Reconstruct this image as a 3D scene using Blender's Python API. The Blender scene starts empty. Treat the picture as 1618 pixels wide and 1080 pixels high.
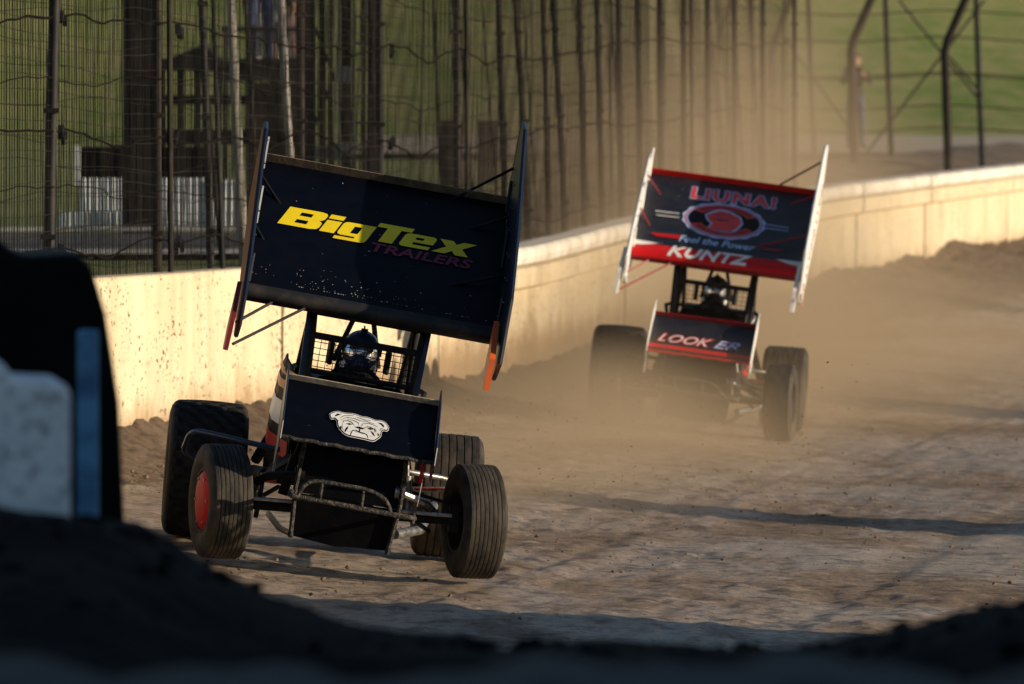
import bpy, math, random
import numpy as np
from mathutils import Vector, Matrix
random.seed(7); rng = np.random.default_rng(7)
S = bpy.context.scene
COL = S.collection
R = math.radians

# ------------------------------------------------------------------ camera, sky, sun, exposure
CAM_H = 2.9
cam = bpy.data.cameras.new('camera'); cam.lens = 300; cam.sensor_width = 36; cam.sensor_fit = 'HORIZONTAL'
cam.clip_start = 0.5; cam.clip_end = 5000
cam.dof.use_dof = True; cam.dof.focus_distance = 50.4; cam.dof.aperture_fstop = 5.6
cam_o = bpy.data.objects.new('camera', cam); COL.objects.link(cam_o)
cam_o.location = (0, 0, CAM_H); cam_o.rotation_euler = (R(90 - 1.687), 0, 0)
S.camera = cam_o

SUN_EL, SUN_AZ = R(12.4), R(12.0)            # low sun from the right, a little on the camera's side
sun_vec = Vector((math.cos(SUN_EL) * math.cos(SUN_AZ), -math.cos(SUN_EL) * math.sin(SUN_AZ), math.sin(SUN_EL)))
W = bpy.data.worlds.new('World'); S.world = W; W.use_nodes = True
nt = W.node_tree; nt.nodes.clear()
sky = nt.nodes.new('ShaderNodeTexSky'); sky.sky_type = 'NISHITA'; sky.sun_disc = False
sky.sun_elevation = SUN_EL; sky.sun_rotation = math.atan2(sun_vec.x, sun_vec.y)
sky.air_density = 1.0; sky.dust_density = 0.6; sky.ozone_density = 2.0
bg = nt.nodes.new('ShaderNodeBackground'); bg.inputs[1].default_value = 0.085
wo = nt.nodes.new('ShaderNodeOutputWorld')
nt.links.new(sky.outputs[0], bg.inputs[0]); nt.links.new(bg.outputs[0], wo.inputs[0])
sl = bpy.data.lights.new('sun', 'SUN'); sl.energy = 5.0; sl.angle = R(0.7); sl.color = (1.0, 0.84, 0.62)
sun_o = bpy.data.objects.new('sun', sl); COL.objects.link(sun_o)
sun_o.rotation_euler = (-sun_vec).to_track_quat('-Z', 'Y').to_euler()
S.view_settings.view_transform = 'Standard'; S.view_settings.look = 'None'
S.view_settings.exposure = 0.2; S.view_settings.gamma = 1.0; S.view_settings.use_curve_mapping = False
S.render.engine = 'CYCLES'
S.cycles.use_denoising = True
S.cycles.volume_bounces = 0; S.cycles.volume_step_rate = 1.0; S.cycles.volume_max_steps = 256
S.cycles.max_bounces = 4; S.cycles.diffuse_bounces = 2; S.cycles.glossy_bounces = 2; S.cycles.use_adaptive_sampling = False

# ------------------------------------------------------------------ materials
def new_mat(name):
    m = bpy.data.materials.new(name); m.use_nodes = True
    n = m.node_tree.nodes; n.clear()
    b = n.new('ShaderNodeBsdfPrincipled'); o = n.new('ShaderNodeOutputMaterial')
    m.node_tree.links.new(b.outputs[0], o.inputs[0])
    return m, n, m.node_tree.links, b
def rgba(c): return (c[0], c[1], c[2], 1.0)
def noise_node(n, l, coord, scale, detail=4, rough=0.6, stretch=None):
    t = n.new('ShaderNodeTexNoise'); t.inputs['Scale'].default_value = scale
    t.inputs['Detail'].default_value = detail; t.inputs['Roughness'].default_value = rough
    if stretch:
        mp = n.new('ShaderNodeMapping'); mp.inputs['Scale'].default_value = stretch
        l.new(coord, mp.inputs[0]); l.new(mp.outputs[0], t.inputs[0])
    else: l.new(coord, t.inputs[0])
    return t
def ramp(n, l, src, p0, p1, c0=(0, 0, 0), c1=(1, 1, 1)):
    r = n.new('ShaderNodeValToRGB'); r.color_ramp.elements[0].position = p0; r.color_ramp.elements[1].position = p1
    r.color_ramp.elements[0].color = rgba(c0); r.color_ramp.elements[1].color = rgba(c1)
    l.new(src, r.inputs[0]); return r
def mixc(n, l, fac, a, b):
    m = n.new('ShaderNodeMix'); m.data_type = 'RGBA'
    if isinstance(fac, float): m.inputs[0].default_value = fac
    else: l.new(fac, m.inputs[0])
    for s, v in ((6, a), (7, b)):
        if isinstance(v, tuple): m.inputs[s].default_value = rgba(v)
        else: l.new(v, m.inputs[s])
    return m.outputs[2]
def pmat(name, c1, c2=None, scale=4, rough=0.5, metal=0.0, bump=0.0, bscale=None, lo=0.4, hi=0.62, spec=0.5, coat=0.0, stretch=None, rough2=None):
    m, n, l, b = new_mat(name)
    tc = n.new('ShaderNodeTexCoord'); co = tc.outputs['Object']
    b.inputs['Roughness'].default_value = rough; b.inputs['Metallic'].default_value = metal
    b.inputs['Specular IOR Level'].default_value = spec; b.inputs['Coat Weight'].default_value = coat
    c2 = c2 or tuple(v * 0.75 for v in c1)
    t = noise_node(n, l, co, scale, 5, 0.62, stretch); r = ramp(n, l, t.outputs[0], lo, hi)
    l.new(mixc(n, l, r.outputs[0], tuple(c1), tuple(c2)), b.inputs['Base Color'])
    if rough2 is not None:
        mr = n.new('ShaderNodeMapRange'); mr.inputs[3].default_value = rough; mr.inputs[4].default_value = rough2
        l.new(r.outputs[0], mr.inputs[0]); l.new(mr.outputs[0], b.inputs['Roughness'])
    if bump:
        t2 = noise_node(n, l, co, bscale or scale * 4, 5)
        bp = n.new('ShaderNodeBump'); bp.inputs['Strength'].default_value = bump; bp.inputs['Distance'].default_value = 0.02
        l.new(t2.outputs[0], bp.inputs['Height']); l.new(bp.outputs[0], b.inputs['Normal'])
    return m
M = {}
M['black'] = pmat('gloss_black_wing', (0.0010, 0.0018, 0.0055), (0.0025, 0.003, 0.006), 6, 0.42, spec=0.10)
M['black2'] = pmat('dusty_black_wing', (0.008, 0.010, 0.018), (0.022, 0.021, 0.024), 9, 0.4)
M['le_dust'] = pmat('dust_worn_leading_edge', (0.006, 0.006, 0.008), (0.045, 0.033, 0.024), 7, 0.6, lo=0.45, hi=0.7)
M['panel'] = pmat('black_tarp_panel', (0.0010, 0.0015, 0.003), (0.004, 0.0036, 0.0036), 5, 0.55, bump=0.15, bscale=20, spec=0.08)
M['navy'] = pmat('dark_navy_paint', (0.004, 0.010, 0.028), (0.008, 0.012, 0.022), 7, 0.4, spec=0.3)
M['blue_tube'] = pmat('blue_powder_coat', (0.010, 0.03, 0.085), (0.02, 0.03, 0.06), 14, 0.32)
M['black_tube'] = pmat('black_tube', (0.005, 0.006, 0.008), (0.022, 0.018, 0.014), 16, 0.6, spec=0.2)
M['mud_tube'] = pmat('muddy_tube', (0.008, 0.008, 0.008), (0.10, 0.078, 0.055), 34, 0.6, bump=0.9, bscale=60, lo=0.47, hi=0.62)
M['chrome'] = pmat('worn_chrome', (0.40, 0.39, 0.38), (0.16, 0.14, 0.12), 20, 0.38, metal=0.8)
M['red'] = pmat('red_paint', (0.60, 0.008, 0.010), (0.50, 0.010, 0.012), 6, 0.5, spec=0.2)
M['red_dull'] = pmat('maroon_paint', (0.26, 0.010, 0.016), (0.18, 0.014, 0.018), 6, 0.42)
M['white'] = pmat('white_paint', (0.80, 0.79, 0.77), (0.62, 0.58, 0.52), 7, 0.4, lo=0.5, hi=0.75)
M['orange'] = pmat('orange_paint', (0.80, 0.13, 0.02), (0.6, 0.10, 0.02), 7, 0.4)
M['yellow'] = pmat('yellow_vinyl', (0.92, 0.70, 0.005), (0.85, 0.62, 0.005), 9, 0.5)
M['crimson'] = pmat('crimson_vinyl', (0.22, 0.006, 0.04), (0.17, 0.006, 0.03), 9, 0.5)
M['skyblue'] = pmat('light_blue_vinyl', (0.42, 0.60, 0.90), (0.34, 0.52, 0.82), 9, 0.5)
M['logo_red'] = pmat('logo_red_vinyl', (0.72, 0.05, 0.045), (0.58, 0.045, 0.04), 9, 0.5)
M['dusty_flap'] = pmat('dusty_wicker_bill', (0.20, 0.135, 0.08), (0.10, 0.07, 0.045), 12, 0.7, bump=0.3)
M['dusty_flap_sunlit'] = pmat('sunlit_dusty_flap', (0.52, 0.42, 0.30), (0.36, 0.28, 0.19), 14, 0.75, bump=0.3)  # nose flap: its sunlit brightness is put into this paler dusty colour
M['splat'] = pmat('dried_mud_specks', (0.38, 0.34, 0.30), (0.2, 0.17, 0.14), 40, 0.85)
def rubber(name, base, dust, amt):
    m, n, l, b = new_mat(name)
    tc = n.new('ShaderNodeTexCoord')
    t = noise_node(n, l, tc.outputs['Object'], 7, 6, 0.65, (2.2, 1, 1)); r = ramp(n, l, t.outputs[0], 0.35, 0.68)
    mm = n.new('ShaderNodeMath'); mm.operation = 'MULTIPLY'; mm.inputs[1].default_value = amt; l.new(r.outputs[0], mm.inputs[0])
    l.new(mixc(n, l, mm.outputs[0], base, dust), b.inputs['Base Color'])
    b.inputs['Roughness'].default_value = 0.72; b.inputs['Specular IOR Level'].default_value = 0.3
    t2 = noise_node(n, l, tc.outputs['Object'], 60, 4); bp = n.new('ShaderNodeBump'); bp.inputs['Strength'].default_value = 0.25; bp.inputs['Distance'].default_value = 0.01
    l.new(t2.outputs[0], bp.inputs['Height']); l.new(bp.outputs[0], b.inputs['Normal'])
    return m
M['rubber_front'] = rubber('dusty_ribbed_rubber', (0.014, 0.013, 0.012), (0.085, 0.069, 0.051), 0.9)
M['rubber_rear'] = rubber('dark_tread_rubber', (0.007, 0.007, 0.008), (0.035, 0.029, 0.023), 0.6)
M['rubber_left'] = rubber('dusty_rear_rubber', (0.013, 0.012, 0.011), (0.08, 0.065, 0.048), 0.85)
M['steel'] = pmat('galvanised_steel', (0.38, 0.36, 0.33), (0.22, 0.20, 0.175), 9, 0.55, metal=0.3)
M['dark_steel'] = pmat('dark_painted_steel', (0.009, 0.009, 0.010), (0.024, 0.021, 0.019), 8, 0.6, spec=0.25)
M['rust_steel'] = pmat('weathered_brown_steel', (0.020, 0.017, 0.015), (0.042, 0.033, 0.027), 6, 0.7, spec=0.12)
M['wire'] = pmat('weathered_fence_wire', (0.010, 0.009, 0.009), (0.045, 0.038, 0.032), 1.5, 0.7, spec=0.15)
M['cable'] = pmat('rusty_cable', (0.006, 0.005, 0.005), (0.018, 0.014, 0.012), 30, 0.9, spec=0.03, bump=0.8, bscale=90)
M['pole_wood'] = pmat('weathered_pale_pole', (0.42, 0.39, 0.34), (0.27, 0.24, 0.20), 4, 0.75, bump=0.5, bscale=30, stretch=(6, 6, 0.6))
M['glass_dark'] = pmat('smoked_visor', (0.02, 0.03, 0.05), (0.03, 0.04, 0.06), 3, 0.08, spec=0.9, coat=0.6)
M['visor'] = pmat('mirror_visor', (0.75, 0.76, 0.80), (0.55, 0.58, 0.66), 3, 0.10, metal=0.9)
M['skin'] = pmat('skin', (0.46, 0.27, 0.19), (0.40, 0.22, 0.15), 5, 0.6)
def cloth(name, c): 
    M[name] = pmat(name, c, tuple(v * 0.7 for v in c), 10, 0.85, bump=0.3, bscale=60); return M[name]
for nm, c in (('cloth_blue', (0.045, 0.07, 0.17)), ('cloth_white', (0.7, 0.68, 0.64)), ('cloth_pink', (0.50, 0.30, 0.26)), ('cloth_dark', (0.035, 0.035, 0.042)),
              ('cloth_denim', (0.07, 0.09, 0.15)), ('cloth_grey', (0.2, 0.2, 0.21)), ('hair_brown', (0.05, 0.03, 0.02)), ('suit_black', (0.012, 0.013, 0.018))): cloth(nm, c)

def wall_material():
    m, n, l, b = new_mat('cream_painted_concrete')
    tc = n.new('ShaderNodeTexCoord'); co = tc.outputs['Object']
    base = noise_node(n, l, co, 0.9, 6, 0.6); r0 = ramp(n, l, base.outputs[0], 0.35, 0.7)
    col = mixc(n, l, r0.outputs[0], (0.72, 0.605, 0.42), (0.63, 0.505, 0.33))
    st = noise_node(n, l, co, 2.2, 5, 0.6, (1.0, 1.0, 0.13)); r1 = ramp(n, l, st.outputs[0], 0.52, 0.72)
    k = n.new('ShaderNodeMath'); k.operation = 'MULTIPLY'; k.inputs[1].default_value = 0.55; l.new(r1.outputs[0], k.inputs[0])
    col = mixc(n, l, k.outputs[0], col, (0.47, 0.34, 0.20))
    big = noise_node(n, l, co, 0.7, 4, 0.7, (1, 1, 1.4)); r2 = ramp(n, l, big.outputs[0], 0.52, 0.66)
    k2 = n.new('ShaderNodeMath'); k2.operation = 'MULTIPLY'; k2.inputs[1].default_value = 0.35; l.new(r2.outputs[0], k2.inputs[0])
    col = mixc(n, l, k2.outputs[0], col, (0.46, 0.40, 0.33))
    sc = noise_node(n, l, co, 3.0, 6, 0.75, (1, .18, 2.2)); rs_ = ramp(n, l, sc.outputs[0], 0.60, 0.70)
    k3 = n.new('ShaderNodeMath'); k3.operation = 'MULTIPLY'; k3.inputs[1].default_value = 0.45; l.new(rs_.outputs[0], k3.inputs[0])
    col = mixc(n, l, k3.outputs[0], col, (0.30, 0.22, 0.15))
    # flung-mud specks, in patches, a little taller than wide
    sp = noise_node(n, l, co, 42, 3, 0.6, (1.0, 0.25, 0.6)); pa = noise_node(n, l, co, 1.3, 3, 0.6)
    ad = n.new('ShaderNodeMath'); ad.operation = 'MULTIPLY_ADD'; ad.inputs[1].default_value = 0.34
    l.new(pa.outputs[0], ad.inputs[0]); l.new(sp.outputs[0], ad.inputs[2])
    r3 = ramp(n, l, ad.outputs[0], 0.80, 0.825)
    col = mixc(n, l, r3.outputs[0], col, (0.075, 0.05, 0.032))
    # mud splash on the lowest part, ragged upper edge
    sx = n.new('ShaderNodeSeparateXYZ'); l.new(co, sx.inputs[0])
    nn = noise_node(n, l, co, 2.6, 6, 0.7)
    sm = n.new('ShaderNodeMath'); sm.operation = 'MULTIPLY_ADD'; sm.inputs[1].default_value = -0.75; l.new(nn.outputs[0], sm.inputs[0]); l.new(sx.outputs[2], sm.inputs[2])
    r4 = ramp(n, l, sm.outputs[0], 0.02, 0.30, (1, 1, 1), (0, 0, 0))
    k4 = n.new('ShaderNodeMath'); k4.operation = 'MULTIPLY'; k4.inputs[1].default_value = 0.8; l.new(r4.outputs[0], k4.inputs[0])
    col = mixc(n, l, k4.outputs[0], col, (0.30, 0.19, 0.10))
    l.new(col, b.inputs['Base Color']); b.inputs['Roughness'].default_value = 0.8; b.inputs['Specular IOR Level'].default_value = 0.25
    bn = noise_node(n, l, co, 14, 6, 0.7); bp = n.new('ShaderNodeBump'); bp.inputs['Strength'].default_value = 0.35; bp.inputs['Distance'].default_value = 0.03
    l.new(bn.outputs[0], bp.inputs['Height']); l.new(bp.outputs[0], b.inputs['Normal'])
    return m
M['wall'] = wall_material()
M['wall_cap'] = pmat('pale_wall_cap_paint', (0.84, 0.80, 0.72), (0.60, 0.52, 0.42), 3, 0.75, bump=0.4, bscale=20)
def ground_material(name, light, mid, dark, rough=0.62, dirx=0.148):
    m, n, l, b = new_mat(name)
    tc = n.new('ShaderNodeTexCoord'); co = tc.outputs['Object']
    rot = n.new('ShaderNodeMapping'); rot.inputs['Rotation'].default_value = (0, 0, math.atan(dirx)); l.new(co, rot.inputs[0]); rc = rot.outputs[0]
    def amt(src, k):
        q = n.new('ShaderNodeMath'); q.operation = 'MULTIPLY'; q.inputs[1].default_value = k; l.new(src, q.inputs[0]); return q.outputs[0]
    a = noise_node(n, l, rc, 1.6, 6, 0.7, (1.6, 0.12, 1)); ra = ramp(n, l, a.outputs[0], 0.36, 0.64)          # bands laid down by passing tyres
    col = mixc(n, l, ra.outputs[0], light, mid)
    p = noise_node(n, l, rc, 0.55, 6, 0.75, (1.0, 0.40, 1)); rp = ramp(n, l, p.outputs[0], 0.46, 0.60)       # patches of looser, browner dirt
    col = mixc(n, l, amt(rp.outputs[0], 0.85), col, dark)
    tt = noise_node(n, l, rc, 1.0, 5, 0.65, (7.0, 0.10, 1)); rt = ramp(n, l, tt.outputs[0], 0.54, 0.66)                 # narrow tyre lines
    col = mixc(n, l, amt(rt.outputs[0], 0.55), col, tuple(v * 0.6 for v in mid))
    f = noise_node(n, l, co, 3.2, 7, 0.8); rf = ramp(n, l, f.outputs[0], 0.52, 0.585)                         # damp flecks and crumbs
    col = mixc(n, l, amt(rf.outputs[0], 0.8), col, tuple(v * 0.42 for v in dark))
    g = noise_node(n, l, co, 11, 5, 0.75); rg_ = ramp(n, l, g.outputs[0], 0.54, 0.60)
    col = mixc(n, l, amt(rg_.outputs[0], 0.7), col, tuple(v * 0.35 for v in dark))
    h = noise_node(n, l, co, 5.0, 5, 0.7); rh = ramp(n, l, h.outputs[0], 0.56, 0.70)
    col = mixc(n, l, amt(rh.outputs[0], 0.5), col, tuple(min(.6, v * 1.3) for v in light))
    l.new(col, b.inputs['Base Color'])
    mr = n.new('ShaderNodeMapRange'); mr.inputs[3].default_value = rough - 0.2; mr.inputs[4].default_value = rough + 0.2
    l.new(rp.outputs[0], mr.inputs[0]); l.new(mr.outputs[0], b.inputs['Roughness']); b.inputs['Specular IOR Level'].default_value = 0.5
    bn = noise_node(n, l, co, 9, 7, 0.78); bp = n.new('ShaderNodeBump'); bp.inputs['Strength'].default_value = 1.0; bp.inputs['Distance'].default_value = 0.05
    l.new(bn.outputs[0], bp.inputs['Height']); l.new(bp.outputs[0], b.inputs['Normal'])
    return m
M['track'] = ground_material('packed_clay_track', (0.47, 0.365, 0.285), (0.35, 0.255, 0.18), (0.19, 0.122, 0.07), 0.56)
M['clod'] = pmat('dark_clay_clods', (0.12, 0.08, 0.05), (0.2, 0.135, 0.085), 12, 0.9)
M['shade_dirt'] = pmat('shade_dark_dirt', (0.004, 0.0035, 0.0035), (0.013, 0.010, 0.008), 5, 0.9, bump=1.0, bscale=10, spec=0.1)  # foreground shade is put into this near-black soil colour
M['bank'] = ground_material('dirt_bank_soil', (0.27, 0.19, 0.12), (0.21, 0.145, 0.09), (0.14, 0.095, 0.06), 0.8)
def grass_material():
    m, n, l, b = new_mat('mown_grass')
    tc = n.new('ShaderNodeTexCoord'); co = tc.outputs['Object']
    a = noise_node(n, l, co, 0.16, 6, 0.7); ra = ramp(n, l, a.outputs[0], 0.38, 0.62)
    col = mixc(n, l, ra.outputs[0], (0.145, 0.205, 0.05), (0.26, 0.265, 0.10))
    f = noise_node(n, l, co, 1.4, 6, 0.7); rf = ramp(n, l, f.outputs[0], 0.42, 0.72)
    col = mixc(n, l, rf.outputs[0], col, (0.33, 0.29, 0.14))  # tan tint and lifted albedo put the hill's haze into the grass colour
    l.new(col, b.inputs['Base Color']); b.inputs['Roughness'].default_value = 0.9; b.inputs['Specular IOR Level'].default_value = 0.1
    bn = noise_node(n, l, co, 5, 6, 0.8); bp = n.new('ShaderNodeBump'); bp.inputs['Strength'].default_value = 0.35; bp.inputs['Distance'].default_value = 0.15
    l.new(bn.outputs[0], bp.inputs['Height']); l.new(bp.outputs[0], b.inputs['Normal'])
    return m
M['grass'] = grass_material()
M['asphalt'] = pmat('grey_asphalt', (0.10, 0.098, 0.095), (0.07, 0.068, 0.066), 2, 0.85)
M['tan'] = pmat('tan_gravel', (0.42, 0.34, 0.24), (0.33, 0.26, 0.18), 1.2, 0.9)
M['pale_line'] = pmat('pale_kerb_paint', (0.65, 0.6, 0.5), (0.4, 0.35, 0.28), 3, 0.8)
M['corr'] = pmat('corrugated_zinc', (0.70, 0.72, 0.74), (0.52, 0.54, 0.56), 5, 0.55, metal=0.15)
M['shade_white'] = pmat('skylit_blue_concrete', (0.88, 0.94, 0.97), (0.30, 0.33, 0.36), 26, 0.85, bump=0.6, bscale=30, lo=0.52, hi=0.68)  # blue skylight on the shaded block is tinted into its colour
M['shade_post'] = pmat('shade_blue_post', (0.13, 0.36, 0.60), (0.05, 0.16, 0.32), 7, 0.6)  # pale post in shade, the blue skylight put into its colour
M['rubber_pad'] = pmat('black_rubber_pad', (0.002, 0.002, 0.003), (0.005, 0.005, 0.005), 4, 0.6, spec=0.08)
M['dark_wall'] = pmat('dirty_shaded_wall', (0.007, 0.015, 0.024), (0.003, 0.004, 0.005), 5, 0.8, bump=0.8, bscale=12, lo=0.42, hi=0.58)  # bluish shade put into the concrete colour, with darker blotches of dirt
M['shade_trailer'] = pmat('white_trailer_skin', (0.5, 0.5, 0.5), (0.42, 0.42, 0.43), 1, 0.5)

# ------------------------------------------------------------------ mesh helpers
def cr(pts, k=5):
    P4 = [Vector(p) for p in pts]; P4 = [P4[0]] + P4 + [P4[-1]]; out = []
    for i in range(1, len(P4) - 2):
        a, b, c, d = P4[i - 1:i + 3]
        for q in range(k):
            t = q / k; out.append(.5 * ((2 * b) + (c - a) * t + (2 * a - 5 * b + 4 * c - d) * t * t + (3 * b - a - 3 * c + d) * t ** 3))
    return out + [P4[-1]]
class MB:
    def __init__(s, X=None): s.v = []; s.f = []; s.mi = []; s.X = X
    def add(s, v, f, mi=0):
        o = len(s.v)
        s.v += [tuple(s.X(p)) if s.X else tuple(p) for p in v]
        s.f += [tuple(i + o for i in q) for q in f]; s.mi += [mi] * len(f); return s
    def box(s, c, d, rot=None, mi=0):
        v = [Vector(((i & 1) - .5, ((i >> 1) & 1) - .5, ((i >> 2) & 1) - .5)) for i in range(8)]
        v = [Vector((a.x * d[0], a.y * d[1], a.z * d[2])) for a in v]
        if rot is not None: v = [rot @ a for a in v]
        return s.add([a + Vector(c) for a in v], [(0, 2, 3, 1), (4, 5, 7, 6), (0, 1, 5, 4), (2, 6, 7, 3), (0, 4, 6, 2), (1, 3, 7, 5)], mi)
    def tube(s, pts, r, n=10, cap=True, mi=0, closed=False):
        pts = [Vector(p) for p in pts]; m = len(pts)
        rs = r if isinstance(r, (list, tuple)) else [r] * m
        v = []; prev = None
        for i, p in enumerate(pts):
            if closed: t = pts[(i + 1) % m] - pts[i - 1]
            else: t = pts[min(i + 1, m - 1)] - pts[max(i - 1, 0)]
            t.normalize()
            if prev is None:
                a = Vector((0, 0, 1)) if abs(t.z) < .9 else Vector((1, 0, 0))
                u = t.cross(a).normalized()
            else: u = (prev - t * prev.dot(t)).normalized()
            w = t.cross(u); prev = u
            v += [p + (u * math.cos(2 * math.pi * k / n) + w * math.sin(2 * math.pi * k / n)) * rs[i] for k in range(n)]
        f = []
        for i in range(m if closed else m - 1):
            j = (i + 1) % m
            f += [(i * n + k, i * n + (k + 1) % n, j * n + (k + 1) % n, j * n + k) for k in range(n)]
        if cap and not closed: f += [tuple(range(n))[::-1], tuple((m - 1) * n + k for k in range(n))]
        return s.add(v, f, mi)
    def lathe(s, prof, n=48, axis='x', mod=None, mi=0, c=(0, 0, 0)):
        v = []
        for k in range(n):
            a = 2 * math.pi * k / n
            for j, (x, r) in enumerate(prof):
                rr = r + (mod(k, j, x, r) if mod else 0)
                if axis == 'x': v.append((c[0] + x, c[1] + rr * math.cos(a), c[2] + rr * math.sin(a)))
                else: v.append((c[0] + rr * math.cos(a), c[1] + rr * math.sin(a), c[2] + x))
        m = len(prof); f = []
        for k in range(n):
            q = (k + 1) % n
            f += [(k * m + j, k * m + j + 1, q * m + j + 1, q * m + j) for j in range(m - 1)]
        return s.add(v, f, mi)
    def prism(s, poly, fa, fb, mi=0):
        """poly of 2-d points; fa / fb map them to the two 3-d faces."""
        n = len(poly); v = [fa(*p) for p in poly] + [fb(*p) for p in poly]
        f = [tuple(range(n)), tuple(range(2 * n - 1, n - 1, -1))] + [(i, n + i, n + (i + 1) % n, (i + 1) % n) for i in range(n)]
        return s.add(v, f, mi)
    def build(s, name, mat, parent=None, smooth=False, loc=None, bevel=0):
        me = bpy.data.meshes.new(name); me.from_pydata([tuple(p) for p in s.v], [], s.f)
        for mm in (mat if isinstance(mat, (list, tuple)) else [mat]): me.materials.append(mm)
        if any(s.mi): me.polygons.foreach_set('material_index', s.mi)
        if smooth: me.polygons.foreach_set('use_smooth', [True] * len(me.polygons))
        me.update()
        import bmesh
        b = bmesh.new(); b.from_mesh(me); bmesh.ops.recalc_face_normals(b, faces=b.faces)
        if bevel:
            bmesh.ops.bevel(b, geom=[e for e in b.edges if len(e.link_faces) == 2 and e.calc_face_angle(0) > 0.6], offset=bevel, segments=2, affect='EDGES', profile=0.6)
        b.to_mesh(me); b.free()
        if smooth:
            try: me.set_sharp_from_angle(angle=R(40))
            except Exception: pass
        o = bpy.data.objects.new(name, me); COL.objects.link(o)
        if parent: o.parent = parent
        if loc: o.location = loc
        return o
def empty(name, loc=(0, 0, 0)):
    o = bpy.data.objects.new(name, None); COL.objects.link(o); o.location = loc; return o
def tag(o, label=None, cat=None, group=None, kind=None):
    for k, v in (('label', label), ('category', cat), ('group', group), ('kind', kind)):
        if v: o[k] = v
    return o
def grid_obj(name, V, nu, nv, mat, smooth=True):
    """V: (nu*nv,3) array, row-major."""
    idx = np.arange(nu * nv).reshape(nu, nv)
    q = np.stack([idx[:-1, :-1], idx[:-1, 1:], idx[1:, 1:], idx[1:, :-1]], -1).reshape(-1, 4)
    me = bpy.data.meshes.new(name)
    me.vertices.add(len(V)); me.vertices.foreach_set('co', V.astype(np.float32).ravel())
    me.loops.add(q.size); me.loops.foreach_set('vertex_index', q.astype(np.int32).ravel())
    me.polygons.add(len(q)); me.polygons.foreach_set('loop_start', np.arange(0, q.size, 4, dtype=np.int32))
    me.polygons.foreach_set('use_smooth', np.full(len(q), smooth)); me.update(calc_edges=True)
    me.materials.append(mat)
    o = bpy.data.objects.new(name, me); COL.objects.link(o); return o
def vnoise(x, y, seed=0):
    xi = np.floor(x).astype(np.int64); yi = np.floor(y).astype(np.int64); fx = x - xi; fy = y - yi
    fx = fx * fx * (3 - 2 * fx); fy = fy * fy * (3 - 2 * fy)
    def h(a, b):
        n = (a * 374761393 + b * 668265263 + seed * 1442695041) & 0x7fffffff
        n = ((n ^ (n >> 13)) * 1274126177) & 0x7fffffff
        return ((n ^ (n >> 16)) & 0xffff) / 65535.0
    return (h(xi, yi) * (1 - fx) + h(xi + 1, yi) * fx) * (1 - fy) + (h(xi, yi + 1) * (1 - fx) + h(xi + 1, yi + 1) * fx) * fy
def fbm(x, y, seed=0, o=4):
    s = 0; a = .5; t = 0
    for k in range(o): s = s + a * vnoise(x * 2 ** k, y * 2 ** k, seed + k); t += a; a *= .5
    return s / t - .5

# ------------------------------------------------------------------ lie of the land
_WD = np.array([20., 50., 62, 85, 112, 137, 400]); _WX = np.array([-9.6, -4.6, -2.9, .22, 4.33, 8.04, 47.])
_ZD = np.array([20., 50, 62, 85, 96, 112, 137, 400]); _ZZ = np.array([.36, .35, .235, .04, .12, .30, .34, .34])
def smooth_interp(d, xs, ys): return (np.interp(d - 3, xs, ys) + np.interp(d, xs, ys) * 2 + np.interp(d + 3, xs, ys)) / 4
def XW(d): return smooth_interp(np.asarray(d, float), _WD, _WX)
def ZW(d): return smooth_interp(np.asarray(d, float), _ZD, _ZZ)
_HD = np.array([20., 50, 62, 70, 80, 85, 90, 96, 112, 137, 400]); _HZ = np.array([.34, .33, .195, .115, .01, .0, .12, .215, .32, .345, .345])
def ZH(d): return smooth_interp(np.asarray(d, float), _HD, _HZ)
BANK = 0.083
def track_z(x, y):
    u = np.asarray(x) - XW(y)
    return ZW(y) - BANK * np.clip(u, -.5, 4.5) - .045 * np.clip(u - 4.5, 0, 8)
WALL_H = 1.35

def make_track():
    nv = 420; ys = [40.0]
    while ys[-1] < 165: ys.append(ys[-1] * 1.0016)
    ys = np.array(ys)
    us = np.concatenate([np.linspace(-.12, 8, 260), np.linspace(8, 16, nv - 261 + 1)[1:]]); nv = len(us)
    Y, U = np.meshgrid(ys, us, indexing='ij'); X = XW(Y) + U
    Z = track_z(X, Y)
    # loose dirt thrown up against the wall
    rough_amt = .35 + .65 * np.clip(np.exp(-U / 1.6) + (fbm(X * .5, Y * .16, 31, 3) > .05) * .6, 0, 1)
    Z += rough_amt * (.022 * fbm(X * 2.4, Y * 1.2, 1, 4) + .11 * np.clip(fbm(X * 3.0, Y * 1.7, 17, 4) - .12, 0, 1) + .045 * fbm(X * 8, Y * 4.5, 19, 2))
    # long ruts running with the cars
    w = U + .35 * fbm(U * .3, Y * .05, 41, 2)
    Z += .022 * (vnoise(w * 3.1, Y * .035, 51) - .5) + .010 * (vnoise(w * 9.0, Y * .06, 52) - .5)
    Z += .05 * fbm(X * .7, Y * .3, 61, 2)
    o = grid_obj('dirt_track', np.stack([X, Y, Z], -1).reshape(-1, 3), len(ys), nv, M['track'])
    tag(o, 'brown packed clay racing surface banked up towards the cream wall', kind='structure')
make_track()
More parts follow.
